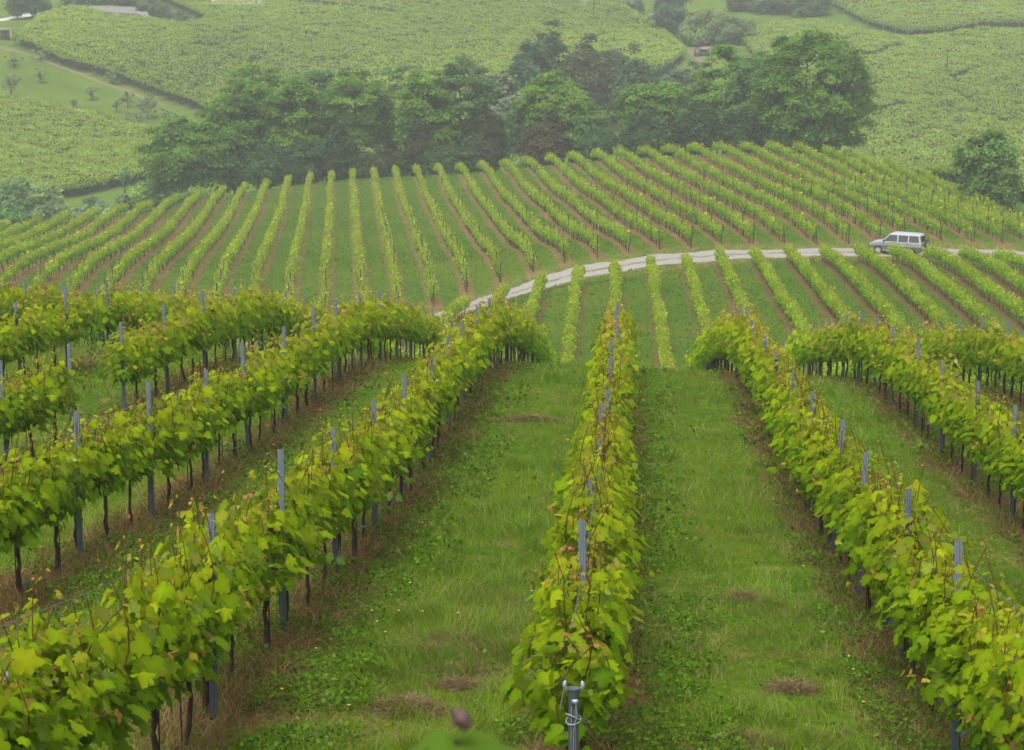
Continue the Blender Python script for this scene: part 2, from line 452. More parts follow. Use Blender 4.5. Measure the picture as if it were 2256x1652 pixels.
# ---- road
def road_mat(name, base1, base2, mid):
    m, nt, b, out = mat(name)
    N, L = nt.nodes, nt.links
    a = N.new('ShaderNodeAttribute'); a.attribute_name = 'v'
    tc = N.new('ShaderNodeTexCoord')
    n1 = N.new('ShaderNodeTexNoise'); n1.inputs['Scale'].default_value = 1.7; n1.inputs['Detail'].default_value = 9; n1.inputs['Roughness'].default_value = 0.7
    n2 = N.new('ShaderNodeTexNoise'); n2.inputs['Scale'].default_value = 7; n2.inputs['Detail'].default_value = 5
    for n in (n1, n2): L.new(tc.outputs['Object'], n.inputs['Vector'])
    r = N.new('ShaderNodeValToRGB'); r.color_ramp.elements[0].color = (*base1, 1); r.color_ramp.elements[1].color = (*base2, 1)
    r.color_ramp.elements[0].position = 0.3; r.color_ramp.elements[1].position = 0.65
    L.new(n2.outputs['Fac'], r.inputs[0])
    # grass and litter between the wheel tracks
    ad = N.new('ShaderNodeMath'); ad.operation = 'MULTIPLY_ADD'; ad.inputs[1].default_value = 0.9; L.new(n1.outputs['Fac'], ad.inputs[0]); L.new(a.outputs['Fac'], ad.inputs[2])
    ms = N.new('ShaderNodeMapRange'); ms.interpolation_type = 'SMOOTHSTEP'; ms.inputs['From Min'].default_value = 0.62; ms.inputs['From Max'].default_value = 0.5
    L.new(ad.outputs[0], ms.inputs['Value'])
    mx = N.new('ShaderNodeMix'); mx.data_type = 'RGBA'; L.new(ms.outputs[0], mx.inputs[0]); L.new(r.outputs[0], mx.inputs[6]); mx.inputs[7].default_value = (*mid, 1)
    L.new(mx.outputs[2], b.inputs['Base Color']); b.inputs['Roughness'].default_value = 0.9
    bp = N.new('ShaderNodeBump'); bp.inputs['Strength'].default_value = 0.5; L.new(n2.outputs['Fac'], bp.inputs['Height']); L.new(bp.outputs[0], b.inputs['Normal'])
    return m
M_ROAD = road_mat('road_gravel', (0.17, 0.155, 0.135), (0.31, 0.29, 0.265), (0.11, 0.105, 0.045))
def strip_sheet(name, cl, half, m, lift, step=0.5, nv=13, rag=0.35, seed=1):
    r = np.random.default_rng(seed)
    seg = np.r_[0, np.cumsum(np.hypot(*np.diff(cl, axis=0).T))]
    s = np.arange(0, seg[-1], step)
    x = np.interp(s, seg, cl[:, 0]); y = np.interp(s, seg, cl[:, 1])
    ker = np.ones(9) / 9
    x = np.convolve(np.pad(x, 4, 'edge'), ker, 'valid'); y = np.convolve(np.pad(y, 4, 'edge'), ker, 'valid')
    tx, ty = np.gradient(x), np.gradient(y); l = np.hypot(tx, ty); tx /= l; ty /= l
    e1 = np.convolve(r.normal(0, 1, len(s) + 8), np.ones(9) / 4, 'valid') * rag
    e2 = np.convolve(r.normal(0, 1, len(s) + 8), np.ones(9) / 4, 'valid') * rag
    v = np.linspace(-1, 1, nv)
    off = np.where(v[None] < 0, v[None] * (half + e1)[:, None], v[None] * (half + e2)[:, None])
    X = x[:, None] - ty[:, None] * off; Y = y[:, None] + tx[:, None] * off
    Z = ground(X.ravel(), Y.ravel()).reshape(X.shape) + lift
    Z[:, 0] -= lift + 0.05; Z[:, -1] -= lift + 0.05
    i = np.arange(X.size).reshape(X.shape)
    q = np.stack([i[:-1, :-1].ravel(), i[1:, :-1].ravel(), i[1:, 1:].ravel(), i[:-1, 1:].ravel()], 1)
    return np_mesh(name, np.c_[X.ravel(), Y.ravel(), Z.ravel()], [q], m, None, True, dict(v=np.abs(np.tile(v, len(s)))))
tag(link('road', strip_sheet('road', road_c, 2.25, M_ROAD, 0.05, 0.4, 13, 0.5)), 'pale gravel farm track curving between the two vineyards', 'road', kind='structure')

# ------------------------------------------------------------------ grape vines
def leaf_template(lod):
    if lod == 0:
        half = [(0.10, -0.04), (0.30, -0.02), (0.44, 0.12), (0.52, 0.30), (0.40, 0.37), (0.50, 0.60), (0.38, 0.66), (0.24, 0.66), (0.16, 0.86)]
        out = [(0.0, 0.10)] + half + [(0.0, 1.0)] + [(-x, y) for x, y in reversed(half)]
        pts = np.array([(0.0, 0.42)] + out)
        n = len(out)
        tri = [(0, 1 + i, 1 + (i + 1) % n) for i in range(n)]
        faces = [np.array(tri)]
    elif lod == 1:
        pts = np.array([(0, 0.02), (0.46, 0.12), (0.44, 0.62), (0, 1.0), (-0.44, 0.62), (-0.46, 0.12)], float)
        faces = [np.array([(0, 1, 2, 3), (0, 3, 4, 5)])]
    else:
        pts = np.array([(0, 0), (0.5, 0.5), (0, 1.0), (-0.5, 0.5)], float)
        faces = [np.array([(0, 1, 2, 3)])]
    z = -0.30 * np.abs(pts[:, 0]) - 0.18 * (pts[:, 1] - 0.3) ** 2
    if lod == 0: z = z + 0.05 * np.sin(9 * pts[:, 0] + 7 * pts[:, 1])
    if lod == 2: z = np.array([0, -0.12, -0.1, -0.12])
    return np.c_[pts, z], faces
TEMPL = [leaf_template(i) for i in range(3)]

def leaves(acc, pos, nrm, tip, size, col, lod, wid=None):
    T, faces = TEMPL[lod]
    n = len(pos)
    nrm = norm(nrm)
    t = norm(tip - (tip * nrm).sum(1, keepdims=True) * nrm)
    s = np.cross(t, nrm)
    fold = rng.uniform(-0.3, 2.5, (n, 1, 1))
    V = pos[:, None] + size[:, None, None] * (T[None, :, :1] * s[:, None] * (1.0 if wid is None else wid[:, None, None]) + (T[None, :, 1:2] - 0.15) * t[:, None] + T[None, :, 2:] * fold * nrm[:, None])
    m = len(T)
    fs = [(f[None] + (np.arange(n) * m)[:, None, None]).reshape(-1, f.shape[1]) for f in faces]
    if col.ndim == 2: col = np.repeat(col[:, None], m, 1)
    acc.add(V.reshape(-1, 3), fs, col.reshape(-1, 3))

C_OLD = np.array((0.092, 0.200, 0.004)); C_MID = np.array((0.196, 0.306, 0.004)); C_YNG = np.array((0.325, 0.380, 0.008))
C_TIP = np.array((0.42, 0.29, 0.05)); C_RED = np.array((0.42, 0.16, 0.075))

def vine_colour(h, young, n):
    """h: 0 at the fruit zone, 1 at the shoot tips; older leaves below are a deeper green"""
    h = np.clip(h + rng.normal(0, 0.16, n), 0, 1)[:, None]
    c = np.where(h < 0.5, C_OLD + (C_MID - C_OLD) * h * 2, C_MID + (C_YNG - C_MID) * (h - 0.5) * 2)
    y = np.clip(young, 0, 1)[:, None]
    tipc = np.where(rng.random((n, 1)) < 0.5, C_RED, C_TIP)
    c = c * (1 - y) + tipc * y
    return c * rng.uniform(0.78, 1.22, (n, 1))

def make_vine(lod, seed, n_shoot, bulk, length=1.15):
    """foliage of one vine trained along y; z=0 at the fruiting wire (0.62 m above ground)"""
    global rng
    keep = rng; rng = np.random.default_rng(seed)
    acc = Acc()
    big = {0: 1.0, 1: 1.12, 2: 1.3}[lod]
    P_, N_, T_, S_, H_, Yg = [], [], [], [], [], []
    for i in range(n_shoot):
        y0 = (i + 0.5) / n_shoot * length - length / 2 + rng.normal(0, 0.05)
        top = rng.uniform(0.54, 0.86) if rng.random() < 0.70 else rng.uniform(0.88, 1.22)
        lean = rng.normal(0, 0.11); wob = rng.normal(0, 0.10); ly = rng.normal(0, 0.12)
        droop = 0
        if rng.random() < 0.16: lean = rng.choice([-1, 1]) * rng.uniform(0.3, 0.55); top = rng.uniform(0.4, 0.7); droop = 0.25
        nn = int(top / (0.062 if lod == 0 else 0.075 if lod == 1 else 0.105))
        s = np.linspace(0, 1, nn)
        pts = np.c_[lean * s + wob * np.sin(3 * s), y0 + ly * s, top * s - droop * s * s]
        if lod == 0:
            acc.tube(pts[::2] if nn > 6 else pts, np.linspace(0.0058, 0.0034, len(pts[::2] if nn > 6 else pts)), 4, (0.17, 0.10, 0.03), False)
        for rep in range(2):
            side = rng.choice([-1, 1], nn)
            ang = rng.normal(0, 0.9, nn)
            out = np.c_[side * np.cos(ang), np.sin(ang), rng.normal(0.1, 0.25, nn)]
            size = (0.117 + rng.normal(0, 0.030, nn)) * np.clip((1.03 - s) / 0.33, 0.33, 1) * big
            pet = rng.uniform(0.04, 0.13, nn) * np.clip((1.06 - s) / 0.3, 0.12, 1)
            size = size * np.where(pts[:, 2] > 0.78, 0.6, 1.0)
            if rep == 1: sel = (s < 0.86) & (rng.random(nn) < 0.62)
            else: sel = np.ones(nn, bool)
            p = pts + out * pet[:, None]
            nrm = out * np.array((0.7, 0.5, 0.3)) + np.array((0, 0, 0.5)) + rng.normal(0, 0.42, (nn, 3))
            tip = out * 0.6 + np.array((0, 0, -0.5)) + rng.normal(0, 0.6, (nn, 3))
            P_.append(p[sel]); N_.append(nrm[sel]); T_.append(tip[sel]); S_.append(size[sel]); H_.append(pts[sel, 2] / 0.95)
            Yg.append(np.clip((s[sel] - (0.74 if lod == 0 else 0.66)) / 0.24, 0, 1) * (1.0 if top > 0.45 else 0.5))
    nb = bulk
    h = rng.beta(1.5, 1.6, nb) * 0.86 - 0.05
    prof_ = 0.17 + 0.17 * np.sin(np.clip((h + 0.15) / 1.0, 0, 1) * np.pi)
    side = rng.choice([-1, 1], nb)
    p = np.c_[side * prof_ * rng.uniform(0.5, 1.12, nb), rng.uniform(-length / 2 - 0.08, length / 2 + 0.08, nb), h + 0.05 * np.sin(rng.uniform(0, 6, nb))]
    nrm = np.c_[side * rng.uniform(0.5, 1, nb), rng.normal(0, 0.45, nb), rng.uniform(0.15, 0.9, nb)]
    tip = np.c_[side * 0.35, rng.normal(0, 0.7, nb), rng.normal(-0.7, 0.5, nb)]
    P_.append(p); N_.append(nrm); T_.append(tip); S_.append((0.110 + rng.normal(0, 0.030, nb)) * big); H_.append(h); Yg.append(np.zeros(nb))
    P_, N_, T_, S_, H_, Yg = (np.concatenate(a) for a in (P_, N_, T_, S_, H_, Yg))
    c = vine_colour(H_ * 0.85 + 0.12, Yg, len(P_))
    if lod == 0:
        m = len(TEMPL[0][0])
        cc = np.repeat(c[:, None], m, 1)
        cc[:, 1:] *= 0.93; cc[:, 0] *= 1.12           # pale veins at the leaf's heart
        c = cc
    leaves(acc, P_, N_, T_, np.abs(S_), c, lod)
    rng = keep
    return acc

VA = [make_vine(0, 100 + i, 15, 80) for i in range(10)]
VB = [make_vine(1, 200 + i, 13, 80) for i in range(8)]
VC = [make_vine(1, 300 + i, 9, 70) for i in range(8)]
VD = [make_vine(2, 400 + i, 9, 34) for i in range(8)]
ME_A = [a.mesh('vine_foliage', M_VINE) for a in VA]
ME_B = [a.mesh('vine_foliage', M_VINE) for a in VB]

def trunk_mesh(seed):
    r = np.random.default_rng(seed)
    a = Acc()
    z = np.linspace(-0.15, 0.66, 9)
    k = r.normal(0, 0.035, (9, 2)).cumsum(0) * 0.5
    k -= k[-1] * np.linspace(0, 1, 9)[:, None]
    pts = np.c_[k[:, 0], k[:, 1] + (r.normal(0, 0.05)) * np.sin(z * 4), z]
    a.tube(pts, np.linspace(0.026, 0.017, 9) * r.uniform(0.75, 1.15) * (1 + 0.15 * np.sin(np.arange(9) * 2.3)), 7)
    for sg in (-1, 1):
        y = np.linspace(0, sg * 0.5, 6)
        a.tube(np.c_[pts[-1, 0] + 0.02 * np.sin(y * 9), pts[-1, 1] + y, pts[-1, 2] + 0.06 * np.sin(np.abs(y) * 5)], np.linspace(0.015, 0.008, 6), 5)
    if r.random() < 0.5:      # thin planting cane beside the stem
        a.tube([(0.03, 0.04, -0.1), (0.035, 0.035, 0.75)], 0.006, 5)
    return a.mesh('vine_trunk', M_BARK, True)
ME_T = [trunk_mesh(500 + i) for i in range(8)]
def tie_mesh(m, rad, z):
    a = Acc(); th = np.linspace(0, 2 * np.pi, 12)
    a.tube(np.c_[rad * np.cos(th), rad * np.sin(th), np.full(12, z)], 0.006, 5)
    a.tube([(rad, 0, z), (rad + 0.05, 0.02, z + 0.015)], 0.005, 5)
    return a.mesh('tie', m)
ME_TIE = [tie_mesh(M_TEAL, 0.028, 0.33), tie_mesh(M_BLUE, 0.032, 0.13), tie_mesh(M_TEAL, 0.028, 0.2)]

def slope_y(x, y, e=0.6): return (float(ground(x, y + e)) - float(ground(x, y - e))) / (2 * e)

STEP = 3.45
Y0 = 11.9
ROWNAME = {0: 'the middle row'}
for i in range(1, 26):
    ROWNAME[-i] = f'row {ORD[i]} left of the middle'; ROWNAME[i] = f'row {ORD[i]} right of the middle'
def in_view(x, y, z, m=90):
    q, d = proj([x, y, z])
    return d > 1 and -m < q[0] < 2256 + m and q[1] < 1652 + 260

cand = []
for k in range(-9, 8):
    for i in range(-2, 70):
        y = Y0 + i * STEP / 3 + 0.12
        if (k == 0 and y < 12.5) or y < 9.5 or y > 80: continue
        x = float(row_x(k, y)); z = float(ground(x, y))
        if in_view(x, y, z + 0.6): cand.append((math.hypot(x, y), k, i, x, y, z))
cand.sort()
CUT = 300
first_post = {}
posts = []
for k in range(-9, 8):
    n = 0
    for j in range(-1, 60):
        y = Y0 + j * STEP
        if (k == 0 and j < 0) or y > 172: continue
        x = float(row_x(k, y)); 
        if y > y_road(x) - 4: continue
        z = float(ground(x, y))
        if in_view(x, y, z + 1.6, 15) and proj([x, y, z + 1.6])[0][1] < 1660:
            if k not in first_post: first_post[k] = j
            posts.append((k, j, x, y, z))
for k in range(8, 15):
    for j in range(-1, 60):
        y = Y0 + j * STEP
        x = float(row_x(k, y))
        if y > y_road(x) - 4: continue
        z = float(ground(x, y))
        if in_view(x, y, z + 1.6, 15): posts.append((k, j, x, y, z))
# vines missing where the photo shows gaps along a row
GAPS = set()
for k, ya in ((-3, 32.3), (-3, 33.4), (-3, 34.5), (-4, 45.2), (-4, 44.0)): 
    GAPS.add((k, min(range(70), key=lambda i: abs(Y0 + i * STEP / 3 - ya))))
rest = [c for c in cand[CUT:]]
for n, (d, k, i, x, y, z) in enumerate(cand[:CUT]):
    if (k, i) in GAPS: continue
    r = empty('grapevine', (x + rng.normal(0, 0.03), y + rng.normal(0, 0.06), z))
    sl_ = math.atan(slope_y(x, y))
    t = link('trunk', ME_T[int(rng.integers(8))], r)
    t.rotation_euler = (0, 0, float(rng.choice([0, math.pi])))
    hi = d < 34
    fo = link('foliage', (ME_A if hi else ME_B)[int(rng.integers(10 if hi else 8))], r, (0, 0, 0.65))
    flip = bool(rng.integers(2))
    fo.rotation_euler = (-sl_ if flip else sl_, 0, math.pi if flip else 0)
    sc = rng.uniform(0.9, 1.08)
    fo.scale = (sc * rng.uniform(0.88, 1.15), 1.0, sc * rng.uniform(0.9, 1.08))
    if d < 40 and rng.random() < 0.4: link('tie', ME_TIE[int(rng.integers(3))], r)
    j = i // 3; m3 = i - 3 * j
    jo = j - first_post.get(k, 0) + 1
    where = {0: 'beside', 1: 'just past', 2: 'second past'}[m3]
    if jo < 1:
        lab = f'leafy grapevine before the first post of {ROWNAME[k]}, {("first", "second", "third", "fourth", "fifth", "sixth")[min(5, -(jo - 1) * 3 - m3 - 1)]} before it'
    else:
        look = 'yellow-green grapevine' if hi else 'grapevine with reddish tips'
        lab = f'{look} {where} the {ORD[min(25, jo)]} post of {ROWNAME[k]}'
    tag(r, lab, 'grapevine', 'grapevines trained along the near trellis rows')

# everything past those: one object
def vine_batch(acc, lib, x, y, z, ang, slope, zoff=0.6, sxy=1.0, sz=1.0):
    for i in range(len(x)):
        a = lib[int(rng.integers(len(lib)))]
        if not hasattr(a, 'cat'):
            a.cat = (np.vstack(a.V), {k: np.vstack(v) for k, v in a.F.items()}, np.vstack(a.C))
        V, Fc, C = a.cat
        sg = 1 if rng.random() < 0.5 else -1
        s1 = rng.uniform(0.72, 1.22); s2 = rng.uniform(0.78, 1.16) * sz
        lx = V[:, 0] * sg * s1 * sxy; ly = V[:, 1] * sg; lz = V[:, 2] * s2 + zoff + slope[i] * ly
        ca, sa = math.cos(ang), math.sin(ang)
        Q = np.c_[x[i] + lx * ca - ly * sa, y[i] + lx * sa + ly * ca, z[i] + lz]
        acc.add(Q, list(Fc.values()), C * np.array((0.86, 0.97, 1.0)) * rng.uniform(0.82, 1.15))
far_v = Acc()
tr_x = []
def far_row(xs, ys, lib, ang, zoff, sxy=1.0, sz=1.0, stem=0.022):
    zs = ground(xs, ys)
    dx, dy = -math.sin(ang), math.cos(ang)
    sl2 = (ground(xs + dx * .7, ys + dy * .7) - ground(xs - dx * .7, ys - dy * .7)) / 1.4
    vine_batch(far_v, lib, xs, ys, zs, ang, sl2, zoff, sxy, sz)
    for x_, y_, z_ in zip(xs, ys, zs):
        b0 = rng.normal(0, 0.06)
        far_v.tube([(x_, y_, z_ - 0.1), (x_ + b0, y_ + rng.normal(0, .05), z_ + 0.35), (x_, y_, z_ + zoff + 0.1)], stem, 3, (0.045, 0.032, 0.024), False)
for k in range(-7, 20):
    lo = 62 if -9 <= k <= 8 else 80
    ys = np.arange(Y0 + 0.12, 176, 1.15)
    xs = row_x(k, ys)
    used = np.array([y <= 80 and any(c[1] == k and abs(c[4] - y) < .3 for c in cand[:CUT]) for y in ys])
    q, _ = proj(np.c_[xs, ys, ground(xs, ys) + 1])
    ok = (~used) & (ys > 20) & (ys < y_road(xs) - 4.2) & (q[:, 0] > -60) & (q[:, 0] < 2330) & (q[:, 1] < 1700)
    ok &= ~((k <= -6) & (ys > 82))
    if ok.sum(): far_row(xs[ok] + rng.normal(0, 0.04, ok.sum()), ys[ok] + rng.normal(0, .08, ok.sum()), VC, 0.0118 if ys[ok].mean() > 72 else 0.0, 0.6)
print('mid vines', far_v.n)
knoll_posts = []
KA = math.atan(KS)
for r_ in range(-26, 34):
    ys = np.arange(150, 300, 1.12) + rng.uniform(0, 1)
    xs = r_ * 2.826 - 16.4 - KS * (ys - 172)
    y_a = y_road(xs) + 5.2; y_b = y_brow(xs) - 1.0
    q, _ = proj(np.c_[xs, ys, ground(xs, ys) + 1])
    ok = (ys > y_a) & (ys < y_b) & (q[:, 0] > -80) & (q[:, 0] < 2360) & (rng.random(len(ys)) > 0.05)
    if ok.sum() < 3: continue
    far_row(xs[ok] + rng.normal(0, 0.07, ok.sum()), ys[ok] + rng.normal(0, .1, ok.sum()), VD, KA, 0.66, 1.05, 1.12, 0.03)
    yk = ys[ok]
    pp = np.arange(yk[0] - 0.7, yk[-1], 4.6)
    for n, y in enumerate(pp):
        x = r_ * 2.826 - 16.4 - KS * (y - 172)
        q, _ = proj([x, y, float(ground(x, y)) + 1])
        if -10 < q[0] < 2266: knoll_posts.append((y, x, n, r_))
print('far vines', far_v.n)
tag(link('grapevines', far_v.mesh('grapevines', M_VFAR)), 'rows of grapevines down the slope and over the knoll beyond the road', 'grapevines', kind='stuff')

# ------------------------------------------------------------------ posts
def post_mesh(h=1.66):
    a = Acc()
    xs = 0.97 * np.array([-0.030, -0.027, -0.018, -0.010, -0.004, 0.004, 0.010, 0.018, 0.027, 0.030])
    ys = np.array([0.022, -0.004, -0.006, 0.006, -0.006, -0.006, 0.006, -0.006, -0.004, 0.022])
    n = len(xs)
    prof2 = np.vstack([np.c_[xs, ys], np.c_[xs[::-1] * 0.9, ys[::-1] + 0.0035]])
    m = len(prof2)
    V = np.vstack([np.c_[prof2, np.full(m, z)] for z in (-0.3, h)])
    q = [(i, (i + 1) % m, m + (i + 1) % m, m + i) for i in range(m)]
    cap = [(m + i, m + i + 1, m + m - 2 - i, m + m - 1 - i) for i in range(n - 1)]
    a.add(V, [q, cap])
    for z in np.arange(0.35, h - 0.04, 0.1):     # wire hooks pressed out of the edges
        for sx in (-1, 1): a.box((sx * 0.032, 0.012, z), (0.007, 0.012, 0.022))
    return a.mesh('steel_post', M_STEEL)
ME_P = post_mesh()
posts.sort(key=lambda p: math.hypot(p[2], p[3]))
post_last = {}
for k, j, x, y, z in posts: post_last[k] = max(post_last.get(k, -9), j)
wire_h = 1.47
for k, j, x, y, z in posts[:300]:
    if (k, j) in ((0, 0), (-1, 0)): continue
    o = link('steel_post', ME_P, None, (x + rng.normal(0, 0.015), y, z))
    o.rotation_euler = (rng.normal(0, 0.018), rng.normal(0, 0.018), rng.normal(0, 0.06))
    o.scale = (1, 1, rng.uniform(0.96, 1.05))
    near_ = y < 68
    if near_:
        lab = f'{ORD[min(25, j - first_post.get(k, j) + 1)]} grey ribbed steel post from the near end of {ROWNAME[k]}'
    else:
        lab = f'{ORD[min(25, post_last[k] - j + 1)]} slim grey post back from the gravel road in {ROWNAME[k]}'
    tag(o, lab, 'vine post', 'steel trellis posts of the near vineyard')

# near end posts with a flared mouth, wire loop and tag
def end_post(x, y, z, label, h=1.5):
    r = empty('end_post', (x, y, z))
    a = Acc()
    th = np.linspace(0, 2 * np.pi, 15)[:-1]
    rx, ry = 0.029, 0.02
    rings = []
    for zz, s in ((-0.3, 1), (h - 0.10, 1), (h - 0.04, 1.05), (h - 0.012, 1.28), (h, 1.55)):
        rings.append(np.c_[rx * s * np.cos(th), ry * s * np.sin(th), np.full(14, zz)])
    for zz, s in ((h, 1.4), (h - 0.03, 0.95), (h - 0.3, 0.85)):
        rings.append(np.c_[rx * s * np.cos(th), ry * s * np.sin(th), np.full(14, zz)])
    q = [(i * 14 + j, i * 14 + (j + 1) % 14, (i + 1) * 14 + (j + 1) % 14, (i + 1) * 14 + j) for i in range(len(rings) - 1) for j in range(14)]
    a.add(np.vstack(rings), [q])
    for xx in (-0.012, 0.012): a.box((xx, -0.023, h / 2 - 0.15), (0.006, 0.006, h + 0.1))
    link('tube', a.mesh('end_post_tube', M_STEEL, True), r)
    for sx in (-1, 1):
        b = Acc()
        b.tube([(sx * 0.040, 0.0, h - 0.02), (sx * 0.050, -0.002, h + 0.008), (sx * 0.052, -0.004, h + 0.025), (sx * 0.046, 0.002, h + 0.04)], np.array([0.007, 0.012, 0.012, 0.006]), 8)
        link('ear', b.mesh('ear', M_STEELB, True), r)
    b = Acc()
    t2 = np.linspace(0, 2 * np.pi, 20)
    b.tube(np.c_[0.042 * np.cos(t2), 0.03 * np.sin(t2), h - 0.19 + 0.02 * np.sin(t2 * 1 + 0.4)], 0.0035, 5)
    b.tube(np.c_[0.046 * np.cos(t2), 0.033 * np.sin(t2), h - 0.175 - 0.025 * np.sin(t2 + 0.9)], 0.0035, 5)
    b.tube([(0.012, -0.03, h - 0.08), (0.022, -0.036, h - 0.15), (0.012, -0.036, h - 0.19), (0.002, -0.034, h - 0.25), (0.0, -0.03, h - 0.6)], 0.003, 5)
    link('wire_loop', b.mesh('wire_loop', M_STEELB), r)
    c = Acc(); c.box((0.008, -0.027, h - 0.075), (0.036, 0.008, 0.028))
    link('tag_plate', c.mesh('tag_plate', M_STEELB), r)
    tag(r, label, 'vine post', 'steel trellis posts of the near vineyard')
x0 = float(at(1264, 1500, 11.6)[0]); zt = float(at(1264, 1515, 11.6)[2])
end_post(x0, 11.6, zt - 1.55, 'grey end post with flared pale ears and wire loop at the bottom edge', 1.55)
q0 = at(-4, 1495, 10.3)
end_post(float(q0[0]), 10.3, float(q0[2]) - 1.55, 'end post cut by the left edge beside the nearest vine', 1.55)

# wires
for k in range(-4, 4):
    ys = np.arange(Y0 if k else 11.6, 66, STEP / 2)
    if k in (-1, 1): ys = np.r_[Y0 - STEP * 0.5, ys]
    for h, nm in ((1.50, 'upper'), (1.02, 'middle')):
        if nm == 'middle' and abs(k) > 2: continue
        xs = row_x(k, ys); zs = ground(xs, ys) + h
        zs[1::2] -= 0.015
        a = Acc(); a.tube(np.c_[xs + (0.035 if h > 1.2 else -0.03), ys, zs], 0.003, 4)
        tag(link('trellis_wire', a.mesh('trellis_wire', M_WIRE)), f'thin grey {nm} trellis wire strung between posts of {ROWNAME[k]}', 'wire', 'trellis wires')

# stakes on the knoll
a = Acc(); a.tube([(0, 0, -0.3), (0.01, 0, 0.9), (0, 0, 1.85)], 0.042, 6); ME_ST = a.mesh('vine_stake', M_WOOD)
ME_ST2 = a.mesh('vine_stake', M_STEEL)
knoll_posts.sort(key=lambda p: p[0] + (0 if p[3] > -2 else 60))
for y, x, n, r_ in knoll_posts[:300]:
    dark = rng.random() < 0.62 or n == 0
    o = link('vine_stake', ME_ST if dark else ME_ST2, None, (x, y, float(ground(x, y))))
    o.rotation_euler = (rng.normal(0, .05), rng.normal(0, .05), rng.uniform(0, 6))
    o.scale = (1, 1, rng.uniform(0.85, 1.15))
    if n == 0:
        tag(o, f'dark wooden stake at the road end of a vine row on the knoll', 'vine stake', 'stakes at the road ends of the knoll rows')
    elif dark:
        tag(o, 'dark wooden stake among the vine rows on the knoll', 'vine stake', 'dark stakes in the knoll vineyard')
    else:
        tag(o, 'slim grey metal stake among the vine rows on the knoll', 'vine stake', 'grey stakes in the knoll vineyard')

# ------------------------------------------------------------------ trees
def vnoise(x, y, scale, seed=0):
    r = np.random.default_rng(seed); G_ = r.random((256, 256))
    x = np.asarray(x) / scale + 1000; y = np.asarray(y) / scale + 1000
    i = np.floor(x).astype(int); j = np.floor(y).astype(int)
    a = x - i; b = y - j; a = a * a * (3 - 2 * a); b = b * b * (3 - 2 * b)
    i &= 255; j &= 255; i1 = (i + 1) & 255; j1 = (j + 1) & 255
    return (G_[i, j] * (1 - a) + G_[i1, j] * a) * (1 - b) + (G_[i, j1] * (1 - a) + G_[i1, j1] * a) * b

def crown_acc(rx, ry, rz, seed, base, n_cl, n_lf, leaf, flat=0.5, clr=1.0, shell=0.45, lump=0.28, conic=0.0):
    global rng
    keep = rng; rng = np.random.default_rng(seed)
    acc = Acc()
    lob = norm(rng.normal(0, 1, (9, 3))); amp = rng.uniform(-lump, lump, 9)
    d = norm(rng.normal(0, 1, (n_cl, 3)))
    rad = rng.uniform(shell, 1.0, n_cl) ** 0.8
    mod = 1 + (np.maximum(d @ lob.T, 0) ** 4 @ amp)
    c = d * rad[:, None] * mod[:, None] * np.array((rx, ry, rz))
    if conic: c[:, :2] *= (1 - conic * (c[:, 2:3] / rz + 1) / 2)
    cr = clr * rng.uniform(0.55, 1.25, n_cl)
    ctint = rng.uniform(0.72, 1.3, n_cl)
    n = n_cl * n_lf
    k = np.repeat(np.arange(n_cl), n_lf)
    off = rng.normal(0, 0.44, (n, 3)) * cr[k][:, None] * np.array((1, 1, flat))
    off[:, 2] -= 0.18 * (off[:, 0] ** 2 + off[:, 1] ** 2) / cr[k]
    p = c[k] + off
    outw = norm(c[k] + off * 2)
    nrm = outw * 0.55 + np.array((0, 0, 0.8)) + rng.normal(0, 0.4, (n, 3))
    tip = rng.normal(0, 1, (n, 3)) + np.array((0, 0, -0.4)) + outw * 0.5
    col = np.asarray(base) * (ctint[k] * rng.uniform(0.7, 1.3, n))[:, None]
    col = col * (1 + 0.15 * rng.normal(0, 1, (n, 1)) * np.array((1, 0.2, 0.3)))
    leaves(acc, p, nrm, tip, leaf * rng.uniform(0.6, 1.35, n), np.clip(col, 0.004, 1), 2)
    rng = keep
    return acc, c

